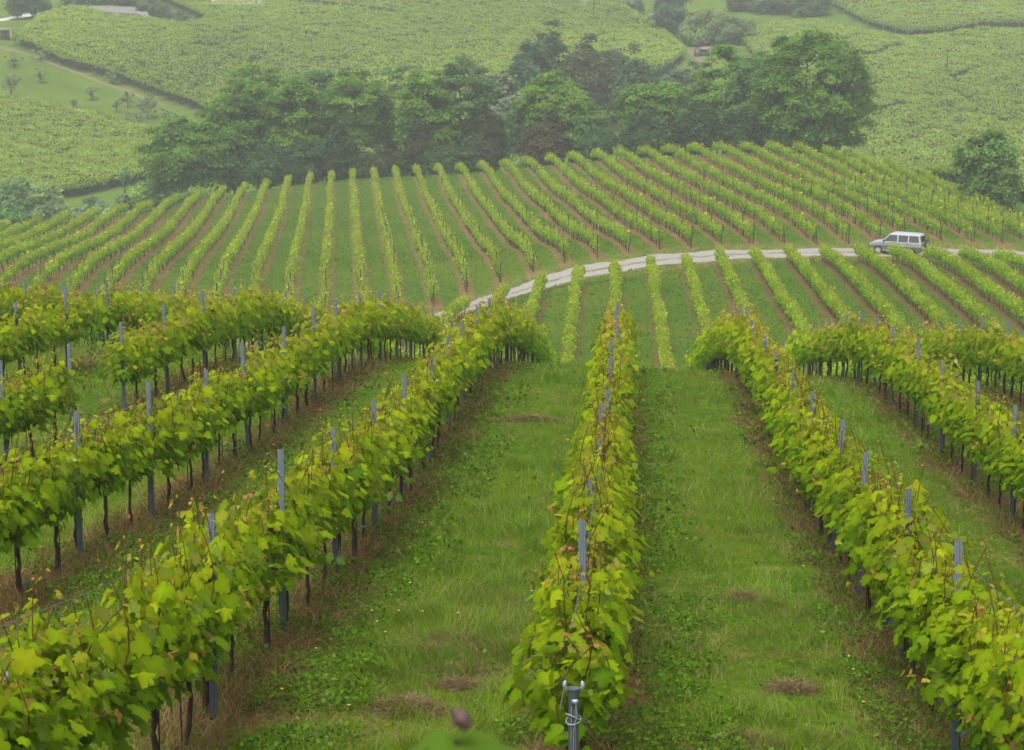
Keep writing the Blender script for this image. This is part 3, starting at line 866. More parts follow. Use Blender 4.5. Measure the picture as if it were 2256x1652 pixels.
def tree(px, ptop, wpx, Y, pbot, base, label, seed, name='broadleaf_tree', cat='tree', group=None, leaf=0.38, dens=1.0, trunk=0.2, flat=0.36, shell=0.4,
         lump=0.3, conic=0.0, depth=0.9, clr=None, zbase=None, bark=None, snap=None):
    """a tree whose crown reaches from sight line pbot up to ptop, wpx wide, standing at distance Y"""
    if snap is not None: Y = float(on_ground(px, snap, lo=318)[1])
    top = at(px, ptop, Y); bot = at(px, pbot, Y)
    x = float(top[0]); zg = float(ground(x, Y)) if zbase is None else zbase
    rx = wpx / 2 / F * Y; rz = (top[2] - bot[2]) / 2; zc = (top[2] + bot[2]) / 2
    rx = max(rx, 0.4); rz = max(rz, 0.3)
    r = empty(name, (x, Y, zg))
    clr = clr or np.clip(0.16 * (rx + rz), 0.3, 1.5)
    n_cl = int(np.clip(6.0 * rx * rz / clr ** 2 * dens, 10, 330))
    acc, c = crown_acc(rx * 0.98, rx * depth, rz * 1.02, seed, base, n_cl, int(np.clip(95 * clr, 40, 135)), leaf, flat, clr, shell, lump, conic)
    link('crown', acc.mesh('crown', M_TREE), r, (0, 0, zc - zg))
    rr = np.random.default_rng(seed + 1)
    a = Acc()
    hgt = max(zc + rz * 0.5 - zg, 0.5)
    z = np.linspace(-0.4, hgt, 8)
    wob = rr.normal(0, 0.02 * hgt, (8, 2)).cumsum(0) * 0.5; wob[0] = 0; wob -= wob[1]
    tp = np.c_[wob, z]
    a.tube(tp, np.linspace(trunk, trunk * 0.25, 8), 8)
    for i in rr.choice(len(c), min(len(c), 16), False):
        e = c[i] + np.array((0, 0, zc - zg))
        t0 = int(rr.integers(2, 6))
        s = tp[t0]
        if e[2] < s[2] - 0.5: continue
        m1 = s + (e - s) * 0.5 + np.array((0, 0, -0.06 * np.linalg.norm(e - s)))
        a.tube([s, m1, e], np.array((0.42, 0.28, 0.1)) * trunk, 5)
    link('trunk', a.mesh('trunk', bark or M_TBARK, True), r)
    return tag(r, label, cat, group)

G_ROB = (0.054, 0.108, 0.010); G_DRK = (0.028, 0.060, 0.022); G_BIG = (0.047, 0.096, 0.012); G_GRY = (0.07, 0.095, 0.045); G_IVY = (0.026, 0.038, 0.014)
CLUMP = 'trees behind the knoll'
T = [  # px, top, width, Y, bottom, colour, label, dens
 (425, 248, 185, 303, 420, (0.048, 0.10, 0.012), 'low round tree at the left end of the dark tree belt', 1.3),
 (512, 215, 150, 310, 415, (0.044, 0.094, 0.012), 'rounded tree second from the left in the dark belt', 1.1),
 (575, 145, 150, 316, 385, G_ROB, 'tall layered tree forming the left shoulder of the dark belt', 0.8),
 (655, 148, 130, 312, 400, G_ROB, 'tall open tree with dark foot, third tallest from left in the belt', 0.8),
 (715, 152, 120, 320, 370, (0.046, 0.088, 0.026), 'lighter tree with pale gaps in the middle left of the belt', 0.6),
 (785, 146, 150, 311, 345, G_ROB, 'tree with a visible forked trunk in the middle of the belt', 0.6),
 (872, 158, 120, 318, 350, (0.042, 0.085, 0.024), 'slender see-through tree right of the forked tree', 0.55),
 (935, 146, 130, 309, 380, G_ROB, 'broad tree with spreading branches near right of the belt', 0.7),
 (1018, 132, 150, 313, 340, (0.040, 0.08, 0.022), 'tallest tree at the right end of the left tree belt', 0.75),
 (1212, 157, 120, 306, 285, (0.064, 0.122, 0.012), 'lone domed tree standing in the gap above a dark ivy mound', 0.9),
 (1165, 215, 110, 310, 320, (0.045, 0.085, 0.03), 'low left bough-like tree beside the lone domed tree', 0.6),
 (1265, 232, 110, 303, 345, (0.05, 0.10, 0.014), 'bushy tree filling the right of the lone domed tree', 1.1),
 (1418, 188, 110, 305, 300, (0.056, 0.108, 0.016), 'pale edged tree left of the great round tree group', 0.7),
 (1480, 172, 120, 310, 330, (0.05, 0.10, 0.015), 'mid-height tree third left of the great round tree', 0.8),
 (1590, 106, 130, 312, 320, (0.056, 0.112, 0.014), 'tall upright tree with bare forks touching the great round tree', 0.8),
 (1672, 125, 120, 303, 330, (0.038, 0.082, 0.022), 'tree squeezed against the left of the great round tree', 0.9),
]
for i, (px, t, wd, Y, b, c, lab, dn) in enumerate(T):
    tree(px, t - 8, wd * 1.12, Y, b, c, lab, 900 + i, group=CLUMP, dens=dn * 1.8, trunk=0.24, shell=0.5)
tree(1790, 68, 270, 292, 350, G_BIG, 'great round leafy tree, the largest, above the right brow of the knoll', 951, dens=2.3, trunk=0.45, shell=0.6, lump=0.14, flat=0.55)
tree(2184, 274, 146, 240, 462, (0.05, 0.098, 0.018), 'open tree standing alone at the right edge before the pergolas', 952, dens=1.7, trunk=0.2, shell=0.4, flat=0.7)
# ivy-clad trunks and mounds along the foot of the belt
IV = [
 (1088, 235, 52, 300, 390, G_IVY, 'dark ivy-covered narrow column at right end of the belt', 0.35),
 (1050, 290, 80, 302, 395, (0.03, 0.05, 0.018), 'dark leafy mass beside the ivy column', 0.1),
 (925, 262, 90, 301, 400, G_IVY, 'dark pointed ivy mound at the foot of the belt', 0.4),
 (850, 330, 110, 300, 400, G_IVY, 'low dark ivy mound left of the pointed one', 0.15),
 (985, 318, 110, 299, 395, (0.032, 0.06, 0.02), 'dark green shrub right of the pointed ivy mound', 0.1),
 (745, 275, 75, 300, 400, (0.026, 0.046, 0.018), 'dark ivy-clad trunk base with leafy top left of the low mound', 0.4),
 (805, 335, 70, 301, 402, (0.026, 0.05, 0.018), 'dark round bush closing the foot gap under the forked tree', 0.1),
 (665, 310, 110, 300, 410, (0.026, 0.052, 0.018), 'dark undergrowth bush under the tall open tree', 0.1),
 (590, 320, 110, 300, 412, (0.026, 0.054, 0.018), 'dark undergrowth bush right of the round left trees', 0.1),
 (1200, 268, 105, 299, 365, (0.042, 0.038, 0.018), 'brownish ivy mound in the gap under the domed tree', 0.15),
 (1218, 240, 45, 300, 330, G_IVY, 'dark ivy spike above the brownish mound', 0.5),
 (1320, 280, 90, 298, 352, (0.03, 0.064, 0.02), 'round dark bush right of the brownish mound', 0.1),
 (1430, 255, 130, 298, 350, (0.028, 0.052, 0.02), 'wide dark bush under the pale edged tree', 0.1),
 (1540, 225, 110, 298, 345, (0.026, 0.048, 0.018), 'dark shrubby trunk mass left of the great round tree', 0.2),
 (1640, 240, 100, 296, 345, (0.028, 0.054, 0.02), 'dark bush at the left foot of the great round tree', 0.1),
]
for i, (px, t, wd, Y, b, c, lab, con) in enumerate(IV):
    tree(px, t, wd, Y, b, c, lab, 1000 + i, name='ivy_bush', cat='bush', dens=1.9, leaf=0.34, conic=con, shell=0.55, trunk=0.14, flat=0.8, lump=0.15, clr=0.7)
# trees further back, dimmed by the mist
BK = [
 (1085, 130, 150, 352, 330, G_GRY, 'pale grey-green willow-like tree misty behind the gap', 0.8),
 (1120, 210, 110, 345, 345, (0.075, 0.10, 0.055), 'pale misty bush-like tree low in the gap', 0.8),
 (1165, 75, 100, 395, 270, (0.034, 0.064, 0.024), 'dark bluish tree with ragged top behind the gap', 1.0),
 (1215, 68, 90, 402, 250, (0.032, 0.062, 0.024), 'dark bluish tall tree, peak of the misty group', 1.0),
 (1150, 120, 100, 385, 260, (0.04, 0.075, 0.04), 'greener tree in front of the bluish misty group', 0.9),
 (1300, 85, 120, 400, 250, (0.050, 0.064, 0.028), 'brownish-leaved misty tree in the middle of the group', 0.9),
 (1360, 95, 90, 410, 260, (0.04, 0.058, 0.034), 'brown-green misty tree near right of the group', 0.9),
 (1405, 118, 90, 395, 260, (0.034, 0.066, 0.024), 'dark bluish tree at the right of the misty group', 1.0),
 (1465, 135, 90, 425, 250, (0.045, 0.078, 0.04), 'hazy tree low right of the misty group', 0.8),
 (1520, 140, 70, 430, 240, (0.05, 0.08, 0.045), 'hazy small tree near the brown dirt track', 0.8),
]
for i, (px, t, wd, Y, b, c, lab, dn) in enumerate(BK):
    tree(px, t, wd, Y, b, c, lab, 1100 + i, group='misty trees behind the gap', dens=dn, leaf=0.55, trunk=0.25, flat=0.6, shell=0.4)
FARB = [
 (1480, -25, 75, 560, 82, (0.03, 0.06, 0.03), 'tall dark hazy tree beside the white board'),
 (1560, 15, 110, 540, 95, (0.07, 0.098, 0.034), 'broad hazy brownish tree right of the tall dark one'),
 (1620, 35, 90, 535, 98, (0.06, 0.096, 0.032), 'hazy green tree right of the broad brownish one'),
 (1530, 55, 80, 530, 100, (0.085, 0.135, 0.035), 'hazy light green bush above the dirt track'),
 (1640, -20, 80, 585, 22, (0.05, 0.082, 0.034), 'hazy hedge tree at the top edge, first from left'),
 (1700, -22, 90, 585, 28, (0.05, 0.082, 0.034), 'hazy hedge tree at the top edge, second from left'),
 (1765, -25, 90, 580, 30, (0.05, 0.082, 0.034), 'hazy hedge tree at the top edge, third from left'),
 (1810, -15, 60, 575, 34, (0.05, 0.082, 0.034), 'hazy hedge tree at the top edge, rightmost'),
 (1345, -15, 60, 575, 12, (0.05, 0.08, 0.04), 'hazy bush right of the pale road patch at the top edge'),
 (1245, -20, 90, 580, 6, (0.05, 0.08, 0.04), 'hazy bush left of the pale road patch at the top edge'),
 (1392, -10, 44, 575, 28, (0.06, 0.09, 0.045), 'hazy bush left of the white board'),
 (36, -30, 50, 528, 42, (0.035, 0.075, 0.03), 'roadside tree with lollipop crown, left one of three at upper left'),
 (68, -22, 36, 530, 40, (0.033, 0.072, 0.03), 'roadside tree, middle one of three at upper left'),
 (97, -2, 30, 530, 34, (0.033, 0.07, 0.03), 'small roadside tree, right one of three at upper left'),
 (160, -22, 60, 560, 8, (0.04, 0.07, 0.03), 'hedge bush along the top left edge, leftmost'),
 (220, -22, 70, 560, 8, (0.04, 0.07, 0.03), 'hedge bush along the top left edge, second'),
 (285, -18, 70, 558, 10, (0.04, 0.07, 0.03), 'hedge bush along the top left edge, third'),
 (325, -6, 55, 553, 22, (0.042, 0.072, 0.03), 'hedge bush curving down beside the brown plot, upper'),
 (355, 8, 50, 548, 36, (0.042, 0.072, 0.03), 'hedge bush curving down beside the brown plot, middle'),
 (392, 24, 50, 542, 50, (0.042, 0.072, 0.03), 'hedge bush curving down beside the brown plot, lower'),
 (428, 40, 36, 538, 56, (0.042, 0.072, 0.03), 'hedge bush at the lower end of the curving hedge'),
 (620, -12, 50, 566, 14, (0.05, 0.085, 0.035), 'bush right of the white plastic tunnel'),
]
for i, (px, t, wd, Y, b, c, lab) in enumerate(FARB):
    tree(px, t, wd, Y, b - (9 if 'roadside' in lab else 0), c, lab, 1200 + i, name='hedge_bush' if 'bush' in lab else 'broadleaf_tree', cat='bush' if 'bush' in lab else 'tree', dens=1.3, leaf=0.5, trunk=0.16, flat=0.7, shell=0.45, snap=max(b + 1, 4))
# orchard on the grass strip at left
OR = [
 (88, 108, 40, 472, 134, 'orchard tree by the pergola edge near the shed'), (86, 150, 34, 456, 184, 'small bare-forked orchard tree, upper left of the strip'),
 (30, 118, 50, 462, 150, 'leafy orchard tree at the left edge'), (24, 160, 62, 448, 218, 'dense orchard tree at the lower left edge'),
 (200, 186, 34, 445, 222, 'thin orchard tree in the middle of the strip'), (246, 152, 36, 458, 186, 'orchard tree standing against the pergola edge'),
 (255, 214, 26, 436, 248, 'thin orchard tree, left of a close pair'), (280, 196, 36, 442, 238, 'thin orchard tree, right of a close pair'),
 (161, 218, 16, 440, 237, 'tiny thin orchard sapling'), (325, 205, 74, 437, 262, 'grey-green orchard bush near the belt'),
 (300, 240, 60, 425, 280, 'pale scrub at the foot of the orchard'), (215, 240, 44, 430, 262, 'low scrub below the orchard'), (370, 235, 50, 430, 275, 'grey-green scrub against the dark belt'),
]
for i, (px, t, wd, Y, b, lab) in enumerate(OR):
    sm = b - t
    tree(px, t, wd, Y, b - sm * 0.2, (0.085, 0.115, 0.045), lab, 1300 + i, name='orchard_tree', cat='orchard tree', group='orchard trees on the grass slope', dens=0.3, leaf=0.22, trunk=0.11, flat=0.7, shell=0.2, clr=0.45, snap=b)
# bushes in front of the left pergola
BU = [
 (40, 395, 120, 318, 500, (0.055, 0.09, 0.03), 'large light green willow bush at the left edge', 1.4), (105, 405, 80, 314, 500, (0.075, 0.11, 0.04), 'silvery willow bush right of the large one', 1.2),
 (20, 450, 90, 300, 510, (0.032, 0.068, 0.018), 'dark green bush at the left edge above the vine rows', 1.4), (165, 455, 60, 305, 500, (0.07, 0.10, 0.05), 'silver-grey low bush in the scrub', 1.2),
 (205, 432, 56, 312, 470, (0.03, 0.06, 0.025), 'dark low bush below the pergola posts', 1.3), (235, 450, 90, 303, 490, (0.065, 0.10, 0.045), 'pale grey-green scrub in the middle of the band', 1.2),
 (285, 420, 70, 308, 480, (0.045, 0.08, 0.03), 'mid green scrub left of the sapling', 1.2), (308, 405, 30, 298, 455, (0.07, 0.115, 0.022), 'bright yellow-green sapling among the scrub', 1.0),
 (345, 388, 100, 306, 462, (0.05, 0.082, 0.03), 'grey-green round bush left of the tree belt', 1.3), (395, 415, 70, 300, 455, (0.04, 0.075, 0.025), 'low bush at the left foot of the belt', 1.2),
 (432, 412, 60, 296, 445, (0.06, 0.10, 0.02), 'yellow-green bush at the brow of the knoll', 1.2), (275, 375, 24, 325, 400, (0.04, 0.07, 0.03), 'small dark bush under the left pergola edge', 1.0),
 (1128, 350, 70, 300, 385, (0.075, 0.115, 0.035), 'light green bush in the gap of the belt', 1.0), (2225, 480, 46, 232, 505, (0.055, 0.095, 0.03), 'low bush at the right end of the knoll', 1.0),
]
for i, (px, t, wd, Y, b, c, lab, dn) in enumerate(BU):
    tree(px, t, wd, Y, b, tuple(1.5 * v for v in c), lab, 1400 + i, name='bush', cat='bush', dens=dn, leaf=0.3, trunk=0.07, flat=0.8, shell=0.4, clr=0.7, zbase=None if t > 0 else None)

# ------------------------------------------------------------------ far pergola vineyards
GAPLINES = [(np.array([on_ground(px, py, lo=330)[:2] for px, py in ln]), w_) for ln, w_ in (
    ([(430, 8), (560, 16), (700, 26), (860, 46)], 1.5), ([(1905, 142), (1960, 122), (2010, 112)], 1.1), ([(1925, 265), (1985, 250)], 1.3), ([(2100, 190), (2160, 165)], 0.8),
    ([(640, 95), (700, 100)], 0.8), ([(1000, 120), (1080, 112)], 0.8))]
def pergola(key, label, dens, hgt, seed, col):
    poly = field_poly[key]
    r = np.random.default_rng(seed)
    lo, hi = poly.min(0), poly.max(0)
    n = int((hi - lo).prod() * dens)
    x = r.uniform(lo[0], hi[0], n); y = r.uniform(lo[1], hi[1], n)
    ok = inside(poly, x, y)
    q, _ = proj(np.c_[x, y, ground(x, y)])
    ok &= (q[:, 0] > -60) & (q[:, 0] < 2320) & (q[:, 1] > -80)
    nz = vnoise(x, y, 2.6, seed) * 0.6 + vnoise(x, y, 1.1, seed + 1) * 0.4
    rowc = np.cos(2 * np.pi * (x * 0.8 + y * 0.6 + 1.5 * vnoise(x, y, 20, seed + 5)) / 3.2)
    nz = nz + 0.05 * rowc
    for ln, wdt in GAPLINES:
        for a_, b_ in zip(ln[:-1], ln[1:]):
            ab = b_ - a_; t = np.clip(((x - a_[0]) * ab[0] + (y - a_[1]) * ab[1]) / (ab @ ab), 0, 1)
            ok &= np.hypot(x - a_[0] - t * ab[0], y - a_[1] - t * ab[1]) > wdt * (0.5 + vnoise(x, y, 4, 99))
    ok &= nz > 0.25 + 0.10 * (vnoise(x, y, 14, seed + 2) - 0.5)
    x, y, nz = x[ok], y[ok], nz[ok]
    n = len(x)
    z = ground(x, y) + hgt + (nz - 0.5) * 0.8 + r.uniform(-0.2, 0.2, n)
    up = r.random(n) < 0.45
    nrm = np.where(up[:, None], r.normal(0, 1, (n, 3)) * np.array((1, 1, 0.3)), r.normal(0, 0.45, (n, 3)) + np.array((0, -0.25, 1)))
    tip = np.where(up[:, None], r.normal(0, 0.5, (n, 3)) + np.array((0, 0, 1)), r.normal(0, 1, (n, 3)))
    acc = Acc()
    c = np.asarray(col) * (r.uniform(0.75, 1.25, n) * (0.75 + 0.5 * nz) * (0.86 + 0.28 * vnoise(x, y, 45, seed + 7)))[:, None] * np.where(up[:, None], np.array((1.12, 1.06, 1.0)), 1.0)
    leaves(acc, np.c_[x, y, z], nrm, tip, r.uniform(0.22, 0.46, n), c, 2)
    # fringe hanging along the edges
    for a_, b_ in zip(poly, np.roll(poly, -1, axis=0)):
        L_ = np.hypot(*(b_ - a_)); m = int(L_ * 14)
        if m < 2: continue
        t = r.random(m); px_ = a_[0] + (b_[0] - a_[0]) * t + r.normal(0, .3, m); py_ = a_[1] + (b_[1] - a_[1]) * t + r.normal(0, .3, m)
        q, _ = proj(np.c_[px_, py_, ground(px_, py_)])
        k = (q[:, 0] > -60) & (q[:, 0] < 2320) & (q[:, 1] > -60)
        px_, py_ = px_[k], py_[k]; m = len(px_)
        if m: leaves(acc, np.c_[px_, py_, ground(px_, py_) + hgt - 0.55 * r.random(m) ** 2], r.normal(0, 1, (m, 3)) + np.array((0, -1, 0)), r.normal(0, .5, (m, 3)) + np.array((0, 0, -1)),
               r.uniform(.3, .6, m), np.asarray(col) * r.uniform(.6, 1.0, (m, 1)), 2)
    cen = poly.mean(0)
    for a_, b_ in zip(poly, np.roll(poly, -1, axis=0)):          # dark leaves added just inside the edge, canopy shade put into their colour
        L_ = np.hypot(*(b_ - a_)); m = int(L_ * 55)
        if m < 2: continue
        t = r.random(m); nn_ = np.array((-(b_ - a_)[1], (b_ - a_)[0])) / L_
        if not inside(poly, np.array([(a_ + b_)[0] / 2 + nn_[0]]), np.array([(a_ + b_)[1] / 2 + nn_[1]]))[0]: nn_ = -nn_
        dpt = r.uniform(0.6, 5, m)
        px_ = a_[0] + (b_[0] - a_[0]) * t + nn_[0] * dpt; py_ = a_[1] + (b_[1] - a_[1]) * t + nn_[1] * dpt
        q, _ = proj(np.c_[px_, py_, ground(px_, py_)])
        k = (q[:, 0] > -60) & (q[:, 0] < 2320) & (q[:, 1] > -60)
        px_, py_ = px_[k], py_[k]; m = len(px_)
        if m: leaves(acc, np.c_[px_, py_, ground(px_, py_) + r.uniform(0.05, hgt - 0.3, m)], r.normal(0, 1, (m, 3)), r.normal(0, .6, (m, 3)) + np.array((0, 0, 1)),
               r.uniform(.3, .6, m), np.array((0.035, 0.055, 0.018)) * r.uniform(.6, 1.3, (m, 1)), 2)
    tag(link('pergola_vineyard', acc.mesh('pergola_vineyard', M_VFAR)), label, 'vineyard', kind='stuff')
PC = (0.192, 0.288, 0.026)
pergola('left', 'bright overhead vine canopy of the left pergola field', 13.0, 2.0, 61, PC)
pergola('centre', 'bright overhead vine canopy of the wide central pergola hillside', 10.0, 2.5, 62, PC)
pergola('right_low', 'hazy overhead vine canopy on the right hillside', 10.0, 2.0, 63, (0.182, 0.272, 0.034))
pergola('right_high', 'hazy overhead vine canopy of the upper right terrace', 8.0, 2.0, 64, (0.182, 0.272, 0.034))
a = Acc(); a.tube([(0, 0, -0.3), (0.03, 0, 1.0), (0, 0, 2.1)], 0.075, 6); ME_PP = a.mesh('pergola_post', M_WOOD)
a = Acc(); a.tube([(0, 0, -0.3), (0.03, 0, 1.0), (0, 0, 2.1)], 0.085, 6); ME_PL = a.mesh('pergola_post', M_PALEPOST)
PEDGE = [('left', [(120, 437), (150, 428), (200, 420), (240, 417), (300, 407), (345, 400)], 12, 'dark post under the front edge of the left pergola field', 330),
         ('centre', [(36, 99), (137, 148), (219, 169), (308, 200), (425, 241)], 16, 'dark post under the orchard edge of the central pergola hillside', 420),
         ('right', [(1860, 32), (1920, 62), (2000, 84), (2080, 80), (2160, 64), (2240, 70)], 14, 'pale post under the lower edge of the upper right pergola', 450)]
for key, pl, n, lab, lo in PEDGE:
    pl = np.array(pl, float); sg = np.r_[0, np.cumsum(np.hypot(*np.diff(pl, axis=0).T))]
    for s in np.linspace(0, sg[-1], n):
        q = on_ground(np.interp(s, sg, pl[:, 0]), np.interp(s, sg, pl[:, 1]), lo=lo)
        o = link('pergola_post', ME_PL if key == 'right' else ME_PP, None, q + np.array((rng.normal(0, .2), -0.3, 0)))
        o.rotation_euler = (rng.normal(0, 0.06), rng.normal(0, 0.06), 0); o.scale = (1, 1, rng.uniform(0.9, 1.05))
        tag(o, lab, 'pergola post', f'posts of the {key} pergola edge')

# ------------------------------------------------------------------ grass, weeds and dry stalks in the near lanes
def scatter(n, ya, yb, pw=1.7):
    """points on the near slope, thicker close by"""
    uu = rng.random(n)
    e = 1 - pw
    y = (ya ** e + uu * (yb ** e - ya ** e)) ** (1 / e)
    half_l = (1400 + 90) / F * y + 0.5; half_r = (2256 - 1400 + 90) / F * y + 0.5
    x = -half_l + rng.random(n) * (half_l + half_r)
    return x, y
def lane_d(x, y):
    uu = (x + 0.36 - bend(y)) / W
    return uu - np.floor(uu)                 # 0 at a row, going right, 1 at the next row
def blades(acc, x, y, h, wd, lean, col, z=None):
    n = len(x)
    z = ground(x, y) if z is None else z
    th = rng.uniform(0, 2 * np.pi, n)
    wx, wy = np.cos(th) * wd / 2, np.sin(th) * wd / 2
    lx, ly = lean[:, 0], lean[:, 1]
    V = np.zeros((n, 6, 3))
    for i, (t, ws) in enumerate(((0, 1.0), (0.55, 0.8), (1.0, 0.12))):
        cx = x + lx * t * t; cy = y + ly * t * t; cz = z - 0.01 + h * (t - 0.18 * t * t)
        V[:, i * 2] = np.c_[cx - wx * ws, cy - wy * ws, cz]; V[:, i * 2 + 1] = np.c_[cx + wx * ws, cy + wy * ws, cz]
    f = np.array([(0, 1, 3, 2), (2, 3, 5, 4)])
    acc.add(V.reshape(-1, 3), [(f[None] + (np.arange(n) * 6)[:, None, None]).reshape(-1, 4)], np.repeat(col[:, None], 6, 1).reshape(-1, 3))
# grass in the mown lane
acc = Acc()
x, y = scatter(420000, 9.5, 76)
fr = lane_d(x, y)
edge = 0.07 * (vnoise(x, y, 1.3, 3) - 0.5) + 0.08 * (vnoise(x, y, 0.4, 4) - 0.5)
cl = vnoise(x, y, 0.35, 5) * 0.6 + vnoise(x, y, 1.6, 6) * 0.4
inl = ((fr > 0.34 + edge) & (fr < 0.83 + edge)) | (rng.random(len(x)) < 0.13)
ok = inl & (cl + rng.normal(0, 0.10, len(x)) > 0.30) & ((vnoise(x, y, 0.75, 26) * 0.7 + vnoise(x, y, 0.25, 27) * 0.3 < 0.69) | (rng.random(len(x)) < 0.35))
x, y, cl, fr = x[ok], y[ok], cl[ok], fr[ok]
n = len(x)
big = np.clip(y / 26, 0.8, 2.2)
h = (0.055 + 0.33 * np.clip(cl - 0.28, 0, 0.6)) * np.where(y > 58, 1.5, 1.0) * rng.uniform(0.6, 1.35, n)
ang = vnoise(x, y, 0.5, 8) * 12 + rng.normal(0, 0.9, n)
lean = np.c_[np.cos(ang), np.sin(ang)] * (h * rng.uniform(0.3, 1.1, n))[:, None]
t = np.clip(cl * 1.1 - 0.1 + rng.normal(0, 0.18, n), 0, 1)[:, None]
patch = np.clip((vnoise(x, y, 3.0, 9) - 0.55) * 3, 0, 1)[:, None]
col = np.array((0.160, 0.205, 0.008)) * (1 - t) + np.array((0.085, 0.190, 0.004)) * t
col = col * (1 - 0.5 * patch) + np.array((0.15, 0.165, 0.04)) * 0.5 * patch
dry_ = rng.random(n) < 0.06 + 0.16 * patch[:, 0]
col[dry_] = np.array((0.25, 0.19, 0.085))
col *= rng.uniform(0.65, 1.35, (n, 1)) * (0.72 + 0.56 * vnoise(x, y, 0.7, 10))[:, None]
blades(acc, x, y, h, 0.0056 * big * rng.uniform(0.7, 1.3, n), lean, col)
print('grass', n)
tag(link('grass', acc.mesh('grass', M_GRASS)), 'tufted green grass in the mown lanes between the vine rows', 'grass', kind='stuff')
# coarser grass of the far lanes
acc = Acc()
n = 330000
x = rng.uniform(-75, 62, n); y = rng.uniform(104, 305, n)
q, _ = proj(np.c_[x, y, ground(x, y)])
yrd = y_road(x); nearz = y < yrd
fr = np.where(nearz, (x + 0.36 - bend(y)) / W, knoll_u(x, y)); fr = fr - np.floor(fr)
dd = np.minimum(fr, 1 - fr)
cl = vnoise(x, y, 0.8, 31) * 0.5 + vnoise(x, y, 2.4, 32) * 0.5
ok = (q[:, 0] > -40) & (q[:, 0] < 2300) & (np.abs(y - yrd) > 2.6) & (y < y_brow(x) + 6) & ~((x < -16) & nearz)
ok &= (dd > np.where(nearz, 0.17, 0.20) + 0.22 * (cl - 0.5)) | (np.abs(y - yrd) < 4.5) | (y > y_brow(x) - 1) | (rng.random(n) < 0.10)
x, y, cl, dr_ = x[ok], y[ok], cl[ok], np.abs(y - yrd)[ok]
n = len(x)
h = (0.05 + 0.16 * cl) * rng.uniform(0.6, 1.4, n)
lean = rng.normal(0, 0.06, (n, 2))
pt = np.clip((vnoise(x, y, 5, 33) - 0.5) * 2.5, 0, 1)[:, None]
col = np.array((0.070, 0.150, 0.010)) * (1 - pt) + np.array((0.125, 0.180, 0.016)) * pt
vg_ = (dr_ < 6) & (rng.random(n) < 0.55)
col[vg_] = np.array((0.20, 0.175, 0.05))
col *= rng.uniform(0.75, 1.25, (n, 1))
blades(acc, x, y, h, rng.uniform(0.05, 0.11, n), lean, col)
tag(link('grass', acc.mesh('grass', M_GRASS)), 'short grass of the lanes on the lower slope and the knoll', 'grass', kind='stuff')
# low broad-leaved weeds along both sides of each row
acc = Acc()
x, y = scatter(520000, 9.5, 72)
fr = lane_d(x, y)
wz = np.minimum(np.abs(fr - 0.23), np.abs(fr - 0.88))
cl = 0.02 + vnoise(x, y, 0.16, 11) * 0.2 + vnoise(x, y, 0.42, 12) * 0.4 + vnoise(x, y, 1.7, 13) * 0.4
band = np.where(fr < 0.55, np.clip(1 - np.abs(fr - 0.20) / 0.24, 0, 1), np.clip(1 - np.abs(fr - 0.93) / 0.15, 0, 1) * 0.8)
ok = (cl + rng.normal(0, 0.09, len(x))) > 0.72 - 0.33 * band ** 0.6
ok &= (band > 0.02) | (rng.random(len(x)) < 0.15)
x, y, cl = x[ok], y[ok], cl[ok]
n = len(x)
hz = (0.02 + 0.26 * np.clip(cl - 0.32, 0, .5)) * rng.random(n) ** 0.6
big = np.clip(y / 24, 0.85, 2.4)
nrm = rng.normal(0, 0.75, (n, 3)) + np.array((0, -0.1, 0.9))
col = np.array((0.070, 0.140, 0.010)) * (0.5 + 1.1 * rng.random((n, 1))) * (1 + 0.5 * (hz[:, None] / 0.15 - 0.4) * np.array((1.0, 0.8, 0.5)))
col[rng.random(n) < 0.03] = (0.16, 0.19, 0.03)
leaves(acc, np.c_[x, y, ground(x, y) + 0.01 + hz], nrm, rng.normal(0, 1, (n, 3)), (0.02 + 0.055 * rng.random(n) ** 2) * np.minimum(big, 1.6), np.clip(col, .006, 1), 2, rng.uniform(0.22, 0.8, n))
print('weeds', n)
tag(link('weeds', acc.mesh('weeds', M_GRASS)), 'low dark green broad-leaved weeds along the foot of the vine rows', 'weeds', kind='stuff')
# brown withered stalks under the vines
acc = Acc()
x, y = scatter(300000, 9.5, 76)
fr = lane_d(x, y); dd = np.minimum(fr, 1 - fr)
cl = vnoise(x, y, 0.5, 21) * 0.6 + vnoise(x, y, 2.2, 22) * 0.4
lim = -0.015 + 0.44 * cl * (0.5 + vnoise(x, y, 3.1, 23))
trk = (np.minimum(np.abs(fr - 0.80 - 0.05 * (vnoise(x, y, 2.0, 24) - 0.5)), np.abs(fr - 0.40 - 0.05 * (vnoise(x, y, 2.0, 25) - 0.5)) + 0.012) < 0.042) & (cl > 0.45) & (rng.random(len(x)) < 0.55)
litter = (vnoise(x, y, 0.75, 26) * 0.7 + vnoise(x, y, 0.25, 27) * 0.3 > 0.71) & (rng.random(len(x)) < 0.65)
ok = trk | litter | ((dd < lim) & (rng.random(len(x)) < 0.8)) | ((cl > 0.60) & (dd < 0.36) & (rng.random(len(x)) < 0.6)) | (rng.random(len(x)) < 0.02)
x, y, cl, dd, trk = x[ok], y[ok], cl[ok], dd[ok], trk[ok]
n = len(x)
h = np.where(dd < 0.12, 0.10 + 0.32 * np.clip(cl - 0.3, 0, 1), 0.05) * rng.uniform(0.4, 1.3, n)
lean = rng.normal(0, 1, (n, 2)) * (0.07 + 0.5 * h)[:, None]
pal = np.array([(0.20, 0.105, 0.042), (0.27, 0.165, 0.072), (0.12, 0.066, 0.03), (0.34, 0.25, 0.12)])
col = pal[rng.choice(4, n, p=(0.4, 0.3, 0.2, 0.1))] * rng.uniform(0.75, 1.25, (n, 1))
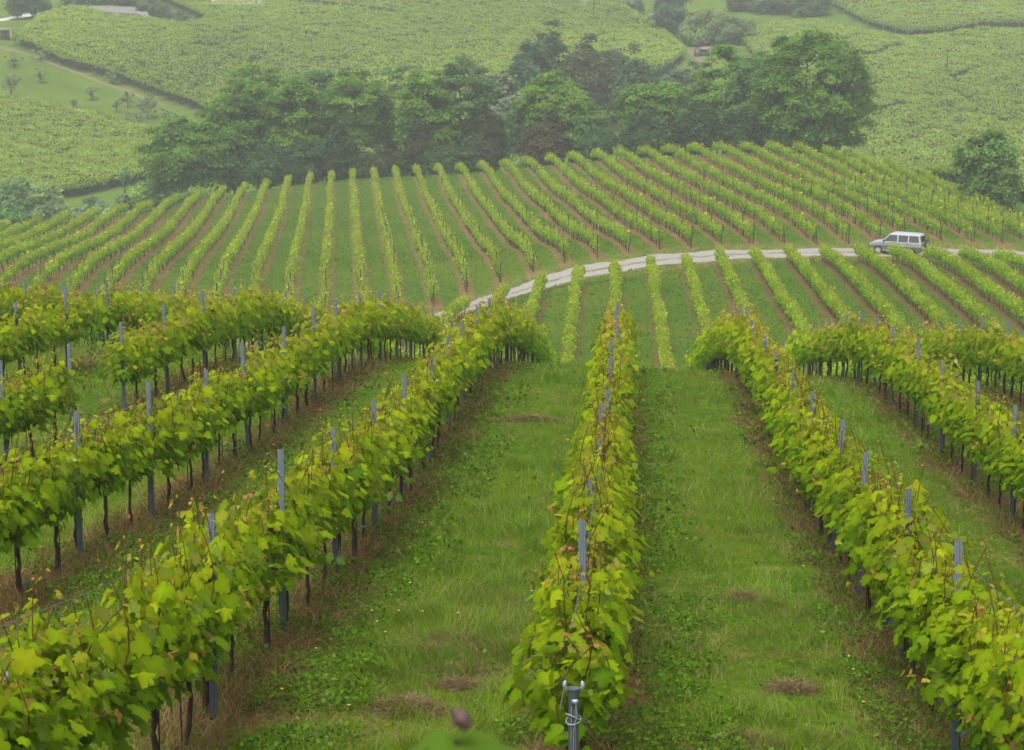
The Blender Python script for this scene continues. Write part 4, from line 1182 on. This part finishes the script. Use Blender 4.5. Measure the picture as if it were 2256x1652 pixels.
col[trk] = np.array((0.30, 0.21, 0.09)) * rng.uniform(0.6, 1.2, (trk.sum(), 1))
blades(acc, x, y, h, 0.006 * np.clip(y / 24, 0.85, 2.4), lean, col)
print('dry', n)
tag(link('dry_weeds', acc.mesh('dry_weeds', M_GRASS)), 'brown withered weed stalks in the bare strips under the vines', 'weeds', kind='stuff')

# mats of raked hay lying on the lanes
HAY = [(1172, 932, 0.75, 0.2, 0.10, 'long flat heap of dry grass across the left lane by its far end'), (898, 1570, 0.34, 0.2, 0.14, 'brown heap of dry grass at the bottom of left lane'),
       (1010, 1500, 0.30, 0.16, 0.07, 'small dry grass clump above right of the brown heap'), (1005, 1535, 0.22, 0.12, 0.06, 'dry grass clump close right of the brown heap'),
       (1000, 1440, 0.4, 0.16, 0.05, 'thin flat scatter of dry grass in the left lane'), (1640, 1325, 0.20, 0.14, 0.08, 'small dry grass clump in the middle of the right lane'),
       (1745, 1530, 0.20, 0.12, 0.08, 'small dry grass clump near the lower end of right lane'), (1650, 1640, 0.24, 0.14, 0.08, 'dry grass clump at the bottom edge of the right lane'),
       (1000, 1425, 0.25, 0.12, 0.05, 'dry grass wisp just above the thin flat scatter')]
for px, py, rx, ry, hh, lab in HAY:
    q = on_ground(px, py)
    a = Acc(); n = int(2600 * rx / 0.35)
    t = rng.normal(0, 0.45, (n, 2)); rr = np.exp(-(t ** 2).sum(1) * 1.6)
    px_, py_ = q[0] + t[:, 0] * rx, q[1] + t[:, 1] * ry * 1.4
    z = ground(px_, py_) + hh * rr * rng.random(n)
    ln = rng.normal(0, 1, (n, 2)) * 0.09
    c = pal[rng.choice(4, n, p=(0.3, 0.3, 0.25, 0.15))] * rng.uniform(0.6, 1.2, (n, 1)) * np.array((0.9, 1, 1.1))
    blades(a, px_, py_, np.abs(rng.normal(0, 0.03, n)), np.full(n, 0.0065), ln, c, z)
    me = a.mesh('hay_clump', M_GRASS)
    me.transform(Matrix.Translation(-Vector(q)))
    tag(link('hay_clump', me, None, q), lab, 'hay clump', 'dry grass clumps on the lanes')

# buttercups
def flower(col, name, m):
    a = Acc(); a.tube([(0, 0, 0), (0.01, 0, 0.10), (0, 0.01, 0.17)], 0.002, 4, (0.06, 0.12, 0.02), False)
    for i in range(5):
        th = i * 2 * np.pi / 5
        c_, s_ = np.cos(th), np.sin(th)
        a.add([(0, 0.01, 0.17), (0.016 * c_ - 0.008 * s_, 0.01 + 0.016 * s_ + 0.008 * c_, 0.182), (0.022 * c_, 0.01 + 0.022 * s_, 0.178), (0.016 * c_ + 0.008 * s_, 0.01 + 0.016 * s_ - 0.008 * c_, 0.182)], [[(0, 1, 2, 3)]], col)
    return a.mesh(name, m)
ME_FY = flower((0.65, 0.42, 0.01), 'buttercup', M_GRASS); ME_FW = flower((0.6, 0.58, 0.5), 'clover_flower', M_GRASS)
FL = [(213, 1405), (245, 1395), (300, 1402), (336, 1400), (235, 1412), (265, 1418), (145, 1447), (620, 1560), (695, 1470), (930, 1395), (1010, 1385), (930, 1180), (1075, 1085), (880, 1388), (770, 1610), (1900, 1600), (1700, 1760), (1255, 1050), (640, 1080), (850, 1435)]
for px, py in FL:
    o = link('buttercup', ME_FY, None, on_ground(px, py)); o.scale = (.7, .7, .8); o.rotation_euler = (0, 0, rng.uniform(0, 6))
    tag(o, 'tiny yellow flower in the weeds between the vine rows', 'flower', 'yellow flowers in the weeds')
FW = [(905, 1310), (1170, 1330), (820, 1395), (830, 1400), (1770, 1280), (1870, 1500), (1880, 1520), (560, 1500)]
for px, py in FW:
    o = link('clover_flower', ME_FW, None, on_ground(px, py)); o.scale = (.6, .6, .7); o.rotation_euler = (0, 0, rng.uniform(0, 6))
    tag(o, 'tiny white flower in the weeds between the vine rows', 'flower', 'white flowers in the weeds')

# out-of-focus vine tip just in front of the camera
def near_shoot():
    global rng
    keep = rng; rng = np.random.default_rng(77)
    Yn = 2.6
    c = at(985, 1632, Yn)
    r = empty('vine_shoot', (c[0], Yn, c[2] - 1.0))
    r['label'] = 'blurred green vine tip close to the camera at the bottom edge'; r['category'] = 'vine shoot'
    a = Acc()
    T_ = np.array([(-0.035, 0, 0.982), (0.0, 0.01, 1.0), (0.03, 0.0, 0.99), (0.06, 0.02, 0.972), (-0.05, 0.01, 0.955)])
    leaves(a, T_, np.array([(-.3, -.3, 1), (0, -.5, 1), (.3, -.3, 1), (.3, -.2, 1), (-.4, -.2, 1)], float), np.array([(-1, -.3, -.3), (.1, -1, -.3), (1, -.3, -.3), (1, .3, -.2), (-1, .2, -.4)], float),
           np.array([0.11, 0.10, 0.11, 0.085, 0.085]), np.tile((0.12, 0.22, 0.022), (5, 1)), 0)
    link('leaves', a.mesh('leaves', M_VINE), r)
    a = Acc(); a.tube([(0, 0, -0.9), (0.02, 0.0, 0.2), (0.0, 0, 0.7), (0.012, 0.005, 1.0)], np.array((0.008, 0.006, 0.004, 0.003)), 6)
    link('stem', a.mesh('stem', M_BARK), r)
    a = Acc()
    s = np.linspace(0, 1, 9)
    ax = np.c_[0.028 - 0.018 * s, 0.0 * s, 1.018 + 0.022 * s]
    a.tube(ax, 0.0115 * np.sqrt(np.clip(np.sin(np.pi * (0.06 + 0.88 * s)), 0.02, 1)) * (1 + 0.1 * np.sin(s * 14)), 10)
    link('bud', a.mesh('bud', noise_mat('dry_bud', (0.06, 0.035, 0.04), (0.17, 0.10, 0.09), 120, 0.9), True), r)
    rng = keep
near_shoot()

# ------------------------------------------------------------------ off-road car on the track
def paint(name, c, rough=0.35, metal=0.5, spec=0.5):
    m, nt, b, out = mat(name)
    nz = nt.nodes.new('ShaderNodeTexNoise'); nz.inputs['Scale'].default_value = 3; nz.inputs['Detail'].default_value = 6
    rp = nt.nodes.new('ShaderNodeValToRGB')
    rp.color_ramp.elements[0].color = (*[v * 0.86 for v in c], 1); rp.color_ramp.elements[1].color = (*c, 1)
    nt.links.new(nz.outputs['Fac'], rp.inputs[0]); nt.links.new(rp.outputs[0], b.inputs['Base Color'])
    b.inputs['Roughness'].default_value = rough; b.inputs['Metallic'].default_value = metal; b.inputs['Specular IOR Level'].default_value = spec
    return m
M_SILVER = paint('silver_paint', (0.50, 0.53, 0.57), 0.32, 0.45)
M_LOWER = paint('grey_green_paint', (0.15, 0.17, 0.155), 0.4, 0.4)
M_GLASS = paint('dark_glass', (0.035, 0.045, 0.045), 0.06, 0.0, 0.8)
M_BLACK = paint('black_plastic', (0.018, 0.018, 0.02), 0.6, 0.0)
M_TYRE = paint('tyre_rubber', (0.015, 0.015, 0.016), 0.85, 0.0)
M_RIM = paint('wheel_alloy', (0.55, 0.56, 0.58), 0.3, 0.7)
M_RED = paint('red_lens', (0.45, 0.02, 0.015), 0.2, 0.0)
M_ORANGE = paint('orange_lens', (0.6, 0.16, 0.01), 0.2, 0.0)
M_WHITE = paint('white_plate', (0.75, 0.76, 0.76), 0.4, 0.0)
def bevel_obj(o, wdt=0.03, seg=2):
    m = o.modifiers.new('bevel', 'BEVEL'); m.width = wdt; m.segments = seg; m.limit_method = 'ANGLE'
    return o
def slab(profile, y_of):
    """closed side profile [(x,z)], half width as a function of z"""
    n = len(profile)
    V = [(x, -y_of(x, z), z) for x, z in profile] + [(x, y_of(x, z), z) for x, z in profile]
    bm = bmesh.new()
    vs = [bm.verts.new(v) for v in V]
    bm.faces.new(vs[:n][::-1]); bm.faces.new(vs[n:])
    for i in range(n): bm.faces.new((vs[i], vs[(i + 1) % n], vs[n + (i + 1) % n], vs[n + i]))
    bmesh.ops.recalc_face_normals(bm, faces=bm.faces)
    return bm
def bm_obj(name, bm, m, parent, smooth=False):
    me = bpy.data.meshes.new(name); bm.to_mesh(me); bm.free(); me.materials.append(m)
    if smooth: me.polygons.foreach_set('use_smooth', np.ones(len(me.polygons), bool))
    return link(name, me, parent)
def make_car(loc, heading):
    r = empty('offroad_car', loc, (0, 0, heading))       # local +x is forwards
    yw = lambda x, z: 0.85 - 0.05 * max(0, (0.55 - z)) - (0.05 if x > 2.0 else 0)
    body = [(-2.2, 0.62), (-2.22, 1.10), (-2.18, 1.14), (1.0, 1.14), (1.2, 1.12), (2.05, 1.02), (2.2, 0.95), (2.24, 0.62)]
    bevel_obj(bm_obj('body', slab(body, yw), M_SILVER, r), 0.05, 3)
    low = [(-2.21, 0.42), (-2.215, 0.80), (-1.9, 0.82), (1.9, 0.82), (2.23, 0.78), (2.2, 0.45), (1.84, 0.40), (1.78, 0.66), (1.5, 0.82), (1.2, 0.66), (1.1, 0.38), (-0.95, 0.38), (-1.05, 0.66), (-1.35, 0.82), (-1.65, 0.66), (-1.75, 0.42)]
    bevel_obj(bm_obj('lower_panel', slab(low, lambda x, z: 0.862), M_LOWER, r), 0.015, 2)
    roofz = 1.82
    yc = lambda x, z: 0.835 - 0.15 * max(0, (z - 1.12)) / 0.7
    cab = [(-2.17, 1.12), (-2.02, 1.70), (-1.95, 1.79), (-1.7, 1.83), (0.35, 1.84), (0.52, 1.81), (1.2, 1.13)]
    bevel_obj(bm_obj('cabin', slab(cab, yc), M_SILVER, r), 0.05, 3)
    def side_pane(pts, sg):
        bm = bmesh.new()
        v1 = [bm.verts.new((x, sg * (yc(x, z) + 0.006), z)) for x, z in pts]
        v2 = [bm.verts.new((x, sg * (yc(x, z) - 0.02), z)) for x, z in pts]
        n = len(pts)
        bm.faces.new(v1); bm.faces.new(v2[::-1])
        for i in range(n): bm.faces.new((v1[i], v2[i], v2[(i + 1) % n], v1[(i + 1) % n]))
        bmesh.ops.recalc_face_normals(bm, faces=bm.faces)
        bm_obj('window', bm, M_GLASS, r)
    for sg in (-1, 1):
        side_pane([(-0.12, 1.15), (-0.12, 1.70), (0.52, 1.70), (1.08, 1.15)], sg)
        side_pane([(-1.04, 1.15), (-1.04, 1.70), (-0.22, 1.70), (-0.22, 1.15)], sg)
        side_pane([(-2.02, 1.17), (-1.92, 1.70), (-1.13, 1.70), (-1.13, 1.17)], sg)
        b = Acc()
        b.box((0.0, sg * 0.872, 0.97), (4.0, 0.012, 0.012)); b.box((0.0, sg * 0.872, 0.80), (3.9, 0.016, 0.03))
        link('side_trim', b.mesh('side_trim', M_SILVER), r)
        b = Acc(); b.box((0.05, sg * 0.93, 0.40), (2.0, 0.16, 0.04)); bevel_obj(link('running_board', b.mesh('running_board', M_RIM), r), 0.01)
        for xx in (-0.22, -1.02):
            b = Acc(); b.box((xx, sg * 0.862, 1.03), (0.16, 0.025, 0.04)); link('door_handle', b.mesh('door_handle', M_BLACK), r)
        b = Acc(); b.box((0.98, sg * 0.98, 1.2), (0.09, 0.2, 0.15)); bevel_obj(link('mirror', b.mesh('mirror', M_BLACK), r), 0.02)
        b = Acc(); b.box((-2.235, sg * 0.74, 0.86), (0.05, 0.16, 0.13)); link('tail_light', b.mesh('tail_light', M_RED), r)
        b = Acc(); b.box((-2.232, sg * 0.74, 0.965), (0.05, 0.16, 0.07)); link('indicator_light', b.mesh('indicator_light', M_ORANGE), r)
        b = Acc(); b.box((2.225, sg * 0.6, 0.86), (0.05, 0.24, 0.14)); link('headlight', b.mesh('headlight', M_WHITE), r)
    # rear and front panes
    def plate(p, m, name):
        bm = bmesh.new(); f = bm.faces.new([bm.verts.new(q) for q in p]); e = bmesh.ops.solidify(bm, geom=[f], thickness=0.02)
        bmesh.ops.recalc_face_normals(bm, faces=bm.faces); bm_obj(name, bm, m, r)
    plate([(-2.165, -0.66, 1.2), (-2.165, 0.66, 1.2), (-2.06, 0.6, 1.66), (-2.06, -0.6, 1.66)], M_GLASS, 'rear_window')
    plate([(1.155, -0.72, 1.2), (1.155, 0.72, 1.2), (0.61, 0.62, 1.74), (0.61, -0.62, 1.74)], M_GLASS, 'windscreen')
    b = Acc(); b.box((-2.27, 0, 0.56), (0.16, 1.66, 0.17)); bevel_obj(link('bumper', b.mesh('bumper', M_BLACK), r), 0.03)
    b = Acc(); b.box((2.28, 0, 0.58), (0.16, 1.66, 0.2)); bevel_obj(link('bumper', b.mesh('bumper', M_BLACK), r), 0.03)
    b = Acc(); b.box((2.245, 0, 0.87), (0.03, 0.9, 0.12)); link('grille', b.mesh('grille', M_BLACK), r)
    b = Acc(); b.box((-2.24, 0.42, 0.72), (0.03, 0.3, 0.16)); link('number_plate', b.mesh('number_plate', M_WHITE), r)
    def wheel(x, y, z, axis, name):
        c = Acc(); th = np.linspace(0, 2 * np.pi, 28)[:-1]
        rings = []
        for a_, rad in ((-0.11, 0.24), (-0.115, 0.33), (-0.08, 0.365), (0.08, 0.365), (0.115, 0.33), (0.11, 0.24)):
            rings.append(np.c_[rad * np.cos(th), np.full(27, a_), rad * np.sin(th)])
        m_ = 27
        q = [(i * m_ + j, i * m_ + (j + 1) % m_, ((i + 1) % 6) * m_ + (j + 1) % m_, ((i + 1) % 6) * m_ + j) for i in range(6) for j in range(m_)]
        c.add(np.vstack(rings), [q])
        t = link(name, c.mesh('tyre', M_TYRE, True), r, (x, y, z))
        c = Acc()
        c.tube([(0, -0.09, 0), (0, 0.09, 0)], 0.23, 24)
        for i in range(6):
            an = i * np.pi / 3
            for sg in (-1, 1): c.tube([(0, sg * 0.105, 0), (0.2 * np.cos(an), sg * 0.105, 0.2 * np.sin(an))], 0.022, 5)
        link('rim', c.mesh('rim', M_RIM), t)
        if axis == 'x': t.rotation_euler = (0, 0, radians_90)
        return t
    radians_90 = math.pi / 2
    for x in (1.48, -1.36):
        for y in (-0.78, 0.78): wheel(x, y, 0.365, 'y', 'wheel')
    wheel(-2.40, -0.12, 1.02, 'x', 'spare_wheel')
    b = Acc(); b.box((-2.26, -0.12, 1.02), (0.14, 0.2, 0.2)); link('spare_bracket', b.mesh('spare_bracket', M_BLACK), r)
    return tag(r, 'silver and grey-green off-road car with rear spare wheel parked on the track', 'car')
cp = at(1978, 571, 181.5)
make_car((float(cp[0]), 181.5, float(ground(cp[0], 181.5)) + 0.05), math.pi - R(27) + YAW)

# ------------------------------------------------------------------ small far structures
def pole(px, ptop, pbot, lo, label, arm=False, rad=0.12):
    q = on_ground(px, pbot, lo=lo)
    top = at(px, ptop, q[1])
    hgt = top[2] - q[2]
    r = empty('utility_pole', q)
    a = Acc(); a.tube([(0, 0, -0.5), (0, 0, hgt)], np.array((rad * 1.2, rad * 0.8)), 8); link('pole', a.mesh('pole', M_TBARK, True), r)
    if arm:
        a = Acc(); a.box((0, 0, hgt - 0.4), (2.6, 0.14, 0.14)); link('crossarm', a.mesh('crossarm', M_TBARK), r)
        for x in (-1.2, 0, 1.2):
            a = Acc(); a.tube([(x, 0, hgt - 0.33), (x, 0, hgt - 0.05)], 0.07, 6); link('insulator', a.mesh('insulator', M_WHITE), r)
    else:
        a = Acc(); a.box((0, 0, hgt * 0.92), (0.3, 0.3, 0.25)); link('bracket', a.mesh('bracket', M_TBARK), r)
    return tag(r, label, 'utility pole')
pole(1308, -25, 65, 430, 'bare utility pole on the central pergola hillside cut by the top edge')
pole(2085, 108, 182, 400, 'wooden utility pole with crossarm on the right pergola hillside', True)

M_BOARD = paint('weathered_board', (0.16, 0.13, 0.10), 0.9, 0.0, 0.2)
M_ROOFR = paint('red_roof', (0.26, 0.15, 0.13), 0.9, 0.0, 0.2)
M_GREENW = paint('green_wall', (0.05, 0.11, 0.08), 0.8, 0.0, 0.2)
M_ROOFG = paint('grey_roof', (0.26, 0.26, 0.26), 0.8, 0.0, 0.2)
M_FILM = paint('white_film', (0.78, 0.79, 0.80), 0.4, 0.0, 0.4)
M_PALEW = paint('pale_wall', (0.5, 0.42, 0.3), 0.9, 0.0, 0.2)
# open shed at upper left
q = on_ground(12, 88, lo=440)
r = empty('shed', q)
a = Acc(); a.box((0, 0, 2.45), (3.6, 3.0, 0.14)); link('roof', a.mesh('roof', M_ROOFG), r)
for x, y in ((-1.7, -1.3), (1.6, -1.3), (1.6, 1.3), (-1.7, 1.3)):
    a = Acc(); a.box((x, y, 1.1), (0.18, 0.18, 2.55)); link('corner_post', a.mesh('corner_post', M_PALEW), r)
a = Acc(); a.box((0.9, 0.0, 1.0), (0.12, 2.4, 2.2)); a.box((-0.4, 1.25, 1.0), (2.3, 0.1, 2.2)); link('wall', a.mesh('wall', M_BOARD), r)
tag(r, 'small open shed with flat grey roof at the upper left edge', 'shed')
# green and red hut by the dirt track
q = on_ground(1545, 124, lo=400)
r = empty('hut', q)
a = Acc(); a.box((-0.9, 0, 0.9), (1.5, 1.8, 1.9)); a.box((0.9, 0.1, 0.8), (2.0, 1.6, 1.7)); link('wall', a.mesh('wall', M_GREENW), r)
a = Acc(); V = [(-0.2, -1.0, 1.62), (2.1, -1.0, 1.62), (2.1, 1.1, 2.15), (-0.2, 1.1, 2.15)]
a.add(V + [(x, y, z - 0.08) for x, y, z in V], [[(0, 1, 2, 3), (7, 6, 5, 4), (0, 4, 5, 1), (1, 5, 6, 2), (2, 6, 7, 3), (3, 7, 4, 0)]]); link('roof', a.mesh('roof', M_ROOFR), r)
a = Acc(); a.box((-0.9, -0.93, 0.8), (0.7, 0.05, 1.5)); link('door', a.mesh('door', M_BOARD), r)
tag(r, 'small green hut with a sloping red roof by the brown track', 'hut')
# white board on two legs
q = on_ground(1438, 50, lo=460)
r = empty('board', q)
a = Acc(); a.box((0, 0, 1.5), (2.4, 0.08, 1.3), None, -0.3); link('panel', a.mesh('panel', M_ROOFG), r)
for x in (-1.0, 1.0):
    a = Acc(); a.box((x * math.cos(.3), -x * math.sin(.3), 0.6), (0.1, 0.1, 1.9), None, -0.3); link('leg', a.mesh('leg', M_BOARD), r)
tag(r, 'plain white board on legs at the top beside the tall dark tree', 'board')
# plastic tunnel
q = on_ground(525, 9, lo=470)
r = empty('plastic_tunnel', q)
a = Acc(); th = np.linspace(0, np.pi, 17); xs = np.linspace(-6.5, 6.5, 14)
V = np.array([[(x, 2.6 * np.cos(t), 2.7 * np.sin(t) * (1 + 0.012 * (i % 2))) for t in th] for i, x in enumerate(xs)])
m_ = 17
a.add(V.reshape(-1, 3), [[(i * m_ + j, i * m_ + j + 1, (i + 1) * m_ + j + 1, (i + 1) * m_ + j) for i in range(13) for j in range(16)]])
link('cover', a.mesh('cover', M_FILM, True), r)
for x in (-6.52, 6.52):
    a = Acc(); rg = np.array([(x, 2.58 * np.cos(t), 2.68 * np.sin(t)) for t in th]); a.add(np.vstack([rg, (x, 0, 0)]), [[(j, j + 1, 17) for j in range(16)]]); link('end_wall', a.mesh('end_wall', M_FILM), r)
for x in np.linspace(-6.5, 6.5, 6):
    a = Acc(); a.tube(np.array([(x, 2.64 * np.cos(t), 2.76 * np.sin(t)) for t in th]), 0.04, 5); link('hoop', a.mesh('hoop', M_STEEL), r)
tag(r, 'white plastic-covered tunnel at the top edge above the central pergola', 'plastic tunnel')
# far roads and the film-mulched plot
def far_strip(pts, half, m, lo, name, label, cat, seed):
    cl = np.array([on_ground(px, py, lo=lo)[:2] for px, py in pts])
    tag(link(name, strip_sheet(name, cl, half, m, 0.08, 1.0, 9, 0.25, seed)), label, cat, kind='structure')
M_FROAD = road_mat('far_road', (0.4, 0.4, 0.4), (0.52, 0.52, 0.52), (0.42, 0.42, 0.42))
far_strip([(-80, 50), (-20, 46), (20, 42), (50, 36), (76, 28)], 2.4, M_FROAD, 440, 'road', 'pale road at the upper left corner behind the roadside trees', 'road', 5)
far_strip([(1262, 14), (1280, 8), (1292, -6), (1300, -25)], 1.8, M_FROAD, 470, 'road', 'pale road patch at the top edge near the utility pole', 'road', 6)
M_PATH = road_mat('dirt_path', (0.11, 0.085, 0.04), (0.18, 0.14, 0.07), (0.09, 0.125, 0.025))
far_strip([(-40, 98), (0, 104), (51, 118), (103, 137), (171, 161), (222, 181), (300, 209), (376, 238)], 0.75, M_PATH, 400, 'path', 'brown earth path along the orchard edge of the central pergola', 'path', 7)
far_strip([(1440, 82), (1475, 92), (1510, 104), (1545, 122), (1560, 140)], 2.6, M_PATH, 380, 'path', 'reddish brown dirt track by the green hut', 'path', 8)
far_strip([(88, 80), (115, 68), (150, 56)], 1.2, M_PATH, 430, 'path', 'short pale dirt path below the roadside trees', 'path', 9)
def plot():
    m, nt, b, out = mat('film_mulch')
    a_ = nt.nodes.new('ShaderNodeTexCoord'); wv = nt.nodes.new('ShaderNodeTexWave'); wv.bands_direction = 'Y'; wv.inputs['Scale'].default_value = 0.16; wv.inputs['Distortion'].default_value = 1.0
    wv.inputs['Detail'].default_value = 2
    rp = nt.nodes.new('ShaderNodeValToRGB'); rp.color_ramp.elements[0].color = (0.14, 0.10, 0.07, 1); rp.color_ramp.elements[1].color = (0.22, 0.235, 0.26, 1)
    rp.color_ramp.elements[0].position = 0.35; rp.color_ramp.elements[1].position = 0.6
    nt.links.new(a_.outputs['Object'], wv.inputs['Vector']); nt.links.new(wv.outputs['Fac'], rp.inputs[0]); nt.links.new(rp.outputs[0], b.inputs['Base Color'])
    b.inputs['Roughness'].default_value = 0.6
    pl = [(138, 22), (200, 14), (290, 16), (330, 26), (350, 44), (290, 32), (215, 28), (160, 31)]
    w_ = np.array([on_ground(px, py, lo=470)[:2] for px, py in pl])
    cen = w_.mean(0)
    rings = [cen + (w_ - cen) * s for s in np.linspace(0.0, 1, 9)[1:]]
    V = np.vstack([cen[None]] + rings); n = len(pl)
    tri = [(0, 1 + i, 1 + (i + 1) % n) for i in range(n)]
    q = [(1 + k * n + i, 1 + (k + 1) * n + i, 1 + (k + 1) * n + (i + 1) % n, 1 + k * n + (i + 1) % n) for k in range(7) for i in range(n)]
    me = np_mesh('mulched_plot', np.c_[V, ground(V[:, 0], V[:, 1]) + 0.1], [tri, q], m, None, True)
    tag(link('field_plot', me), 'brown tilled plot with pale film strips at the upper left', 'plot', kind='structure')
plot()

# ------------------------------------------------------------------ mist
def mist(density):
    m = bpy.data.materials.new('haze'); m.use_nodes = True
    nt = m.node_tree; nt.nodes.remove(nt.nodes['Principled BSDF'])
    v = nt.nodes.new('ShaderNodeVolumePrincipled')
    v.inputs['Color'].default_value = (0.86, 0.92, 0.87, 1); v.inputs['Density'].default_value = density; v.inputs['Anisotropy'].default_value = 0.0
    nt.links.new(v.outputs[0], nt.nodes['Material Output'].inputs['Volume'])
    lo = (-320, -45, GZ.min() - 1); hi = (300, 940, max(GZ.max(), 2) + 26)
    a = Acc(); a.box(((lo[0] + hi[0]) / 2, (lo[1] + hi[1]) / 2, (lo[2] + hi[2]) / 2), [h_ - l_ for h_, l_ in zip(hi, lo)])
    o = link('haze', a.mesh('haze', m))
    o.display_type = 'WIRE'
    tag(o, 'thin grey-green morning mist over the valley', 'haze', kind='stuff')
mist(0.00048)
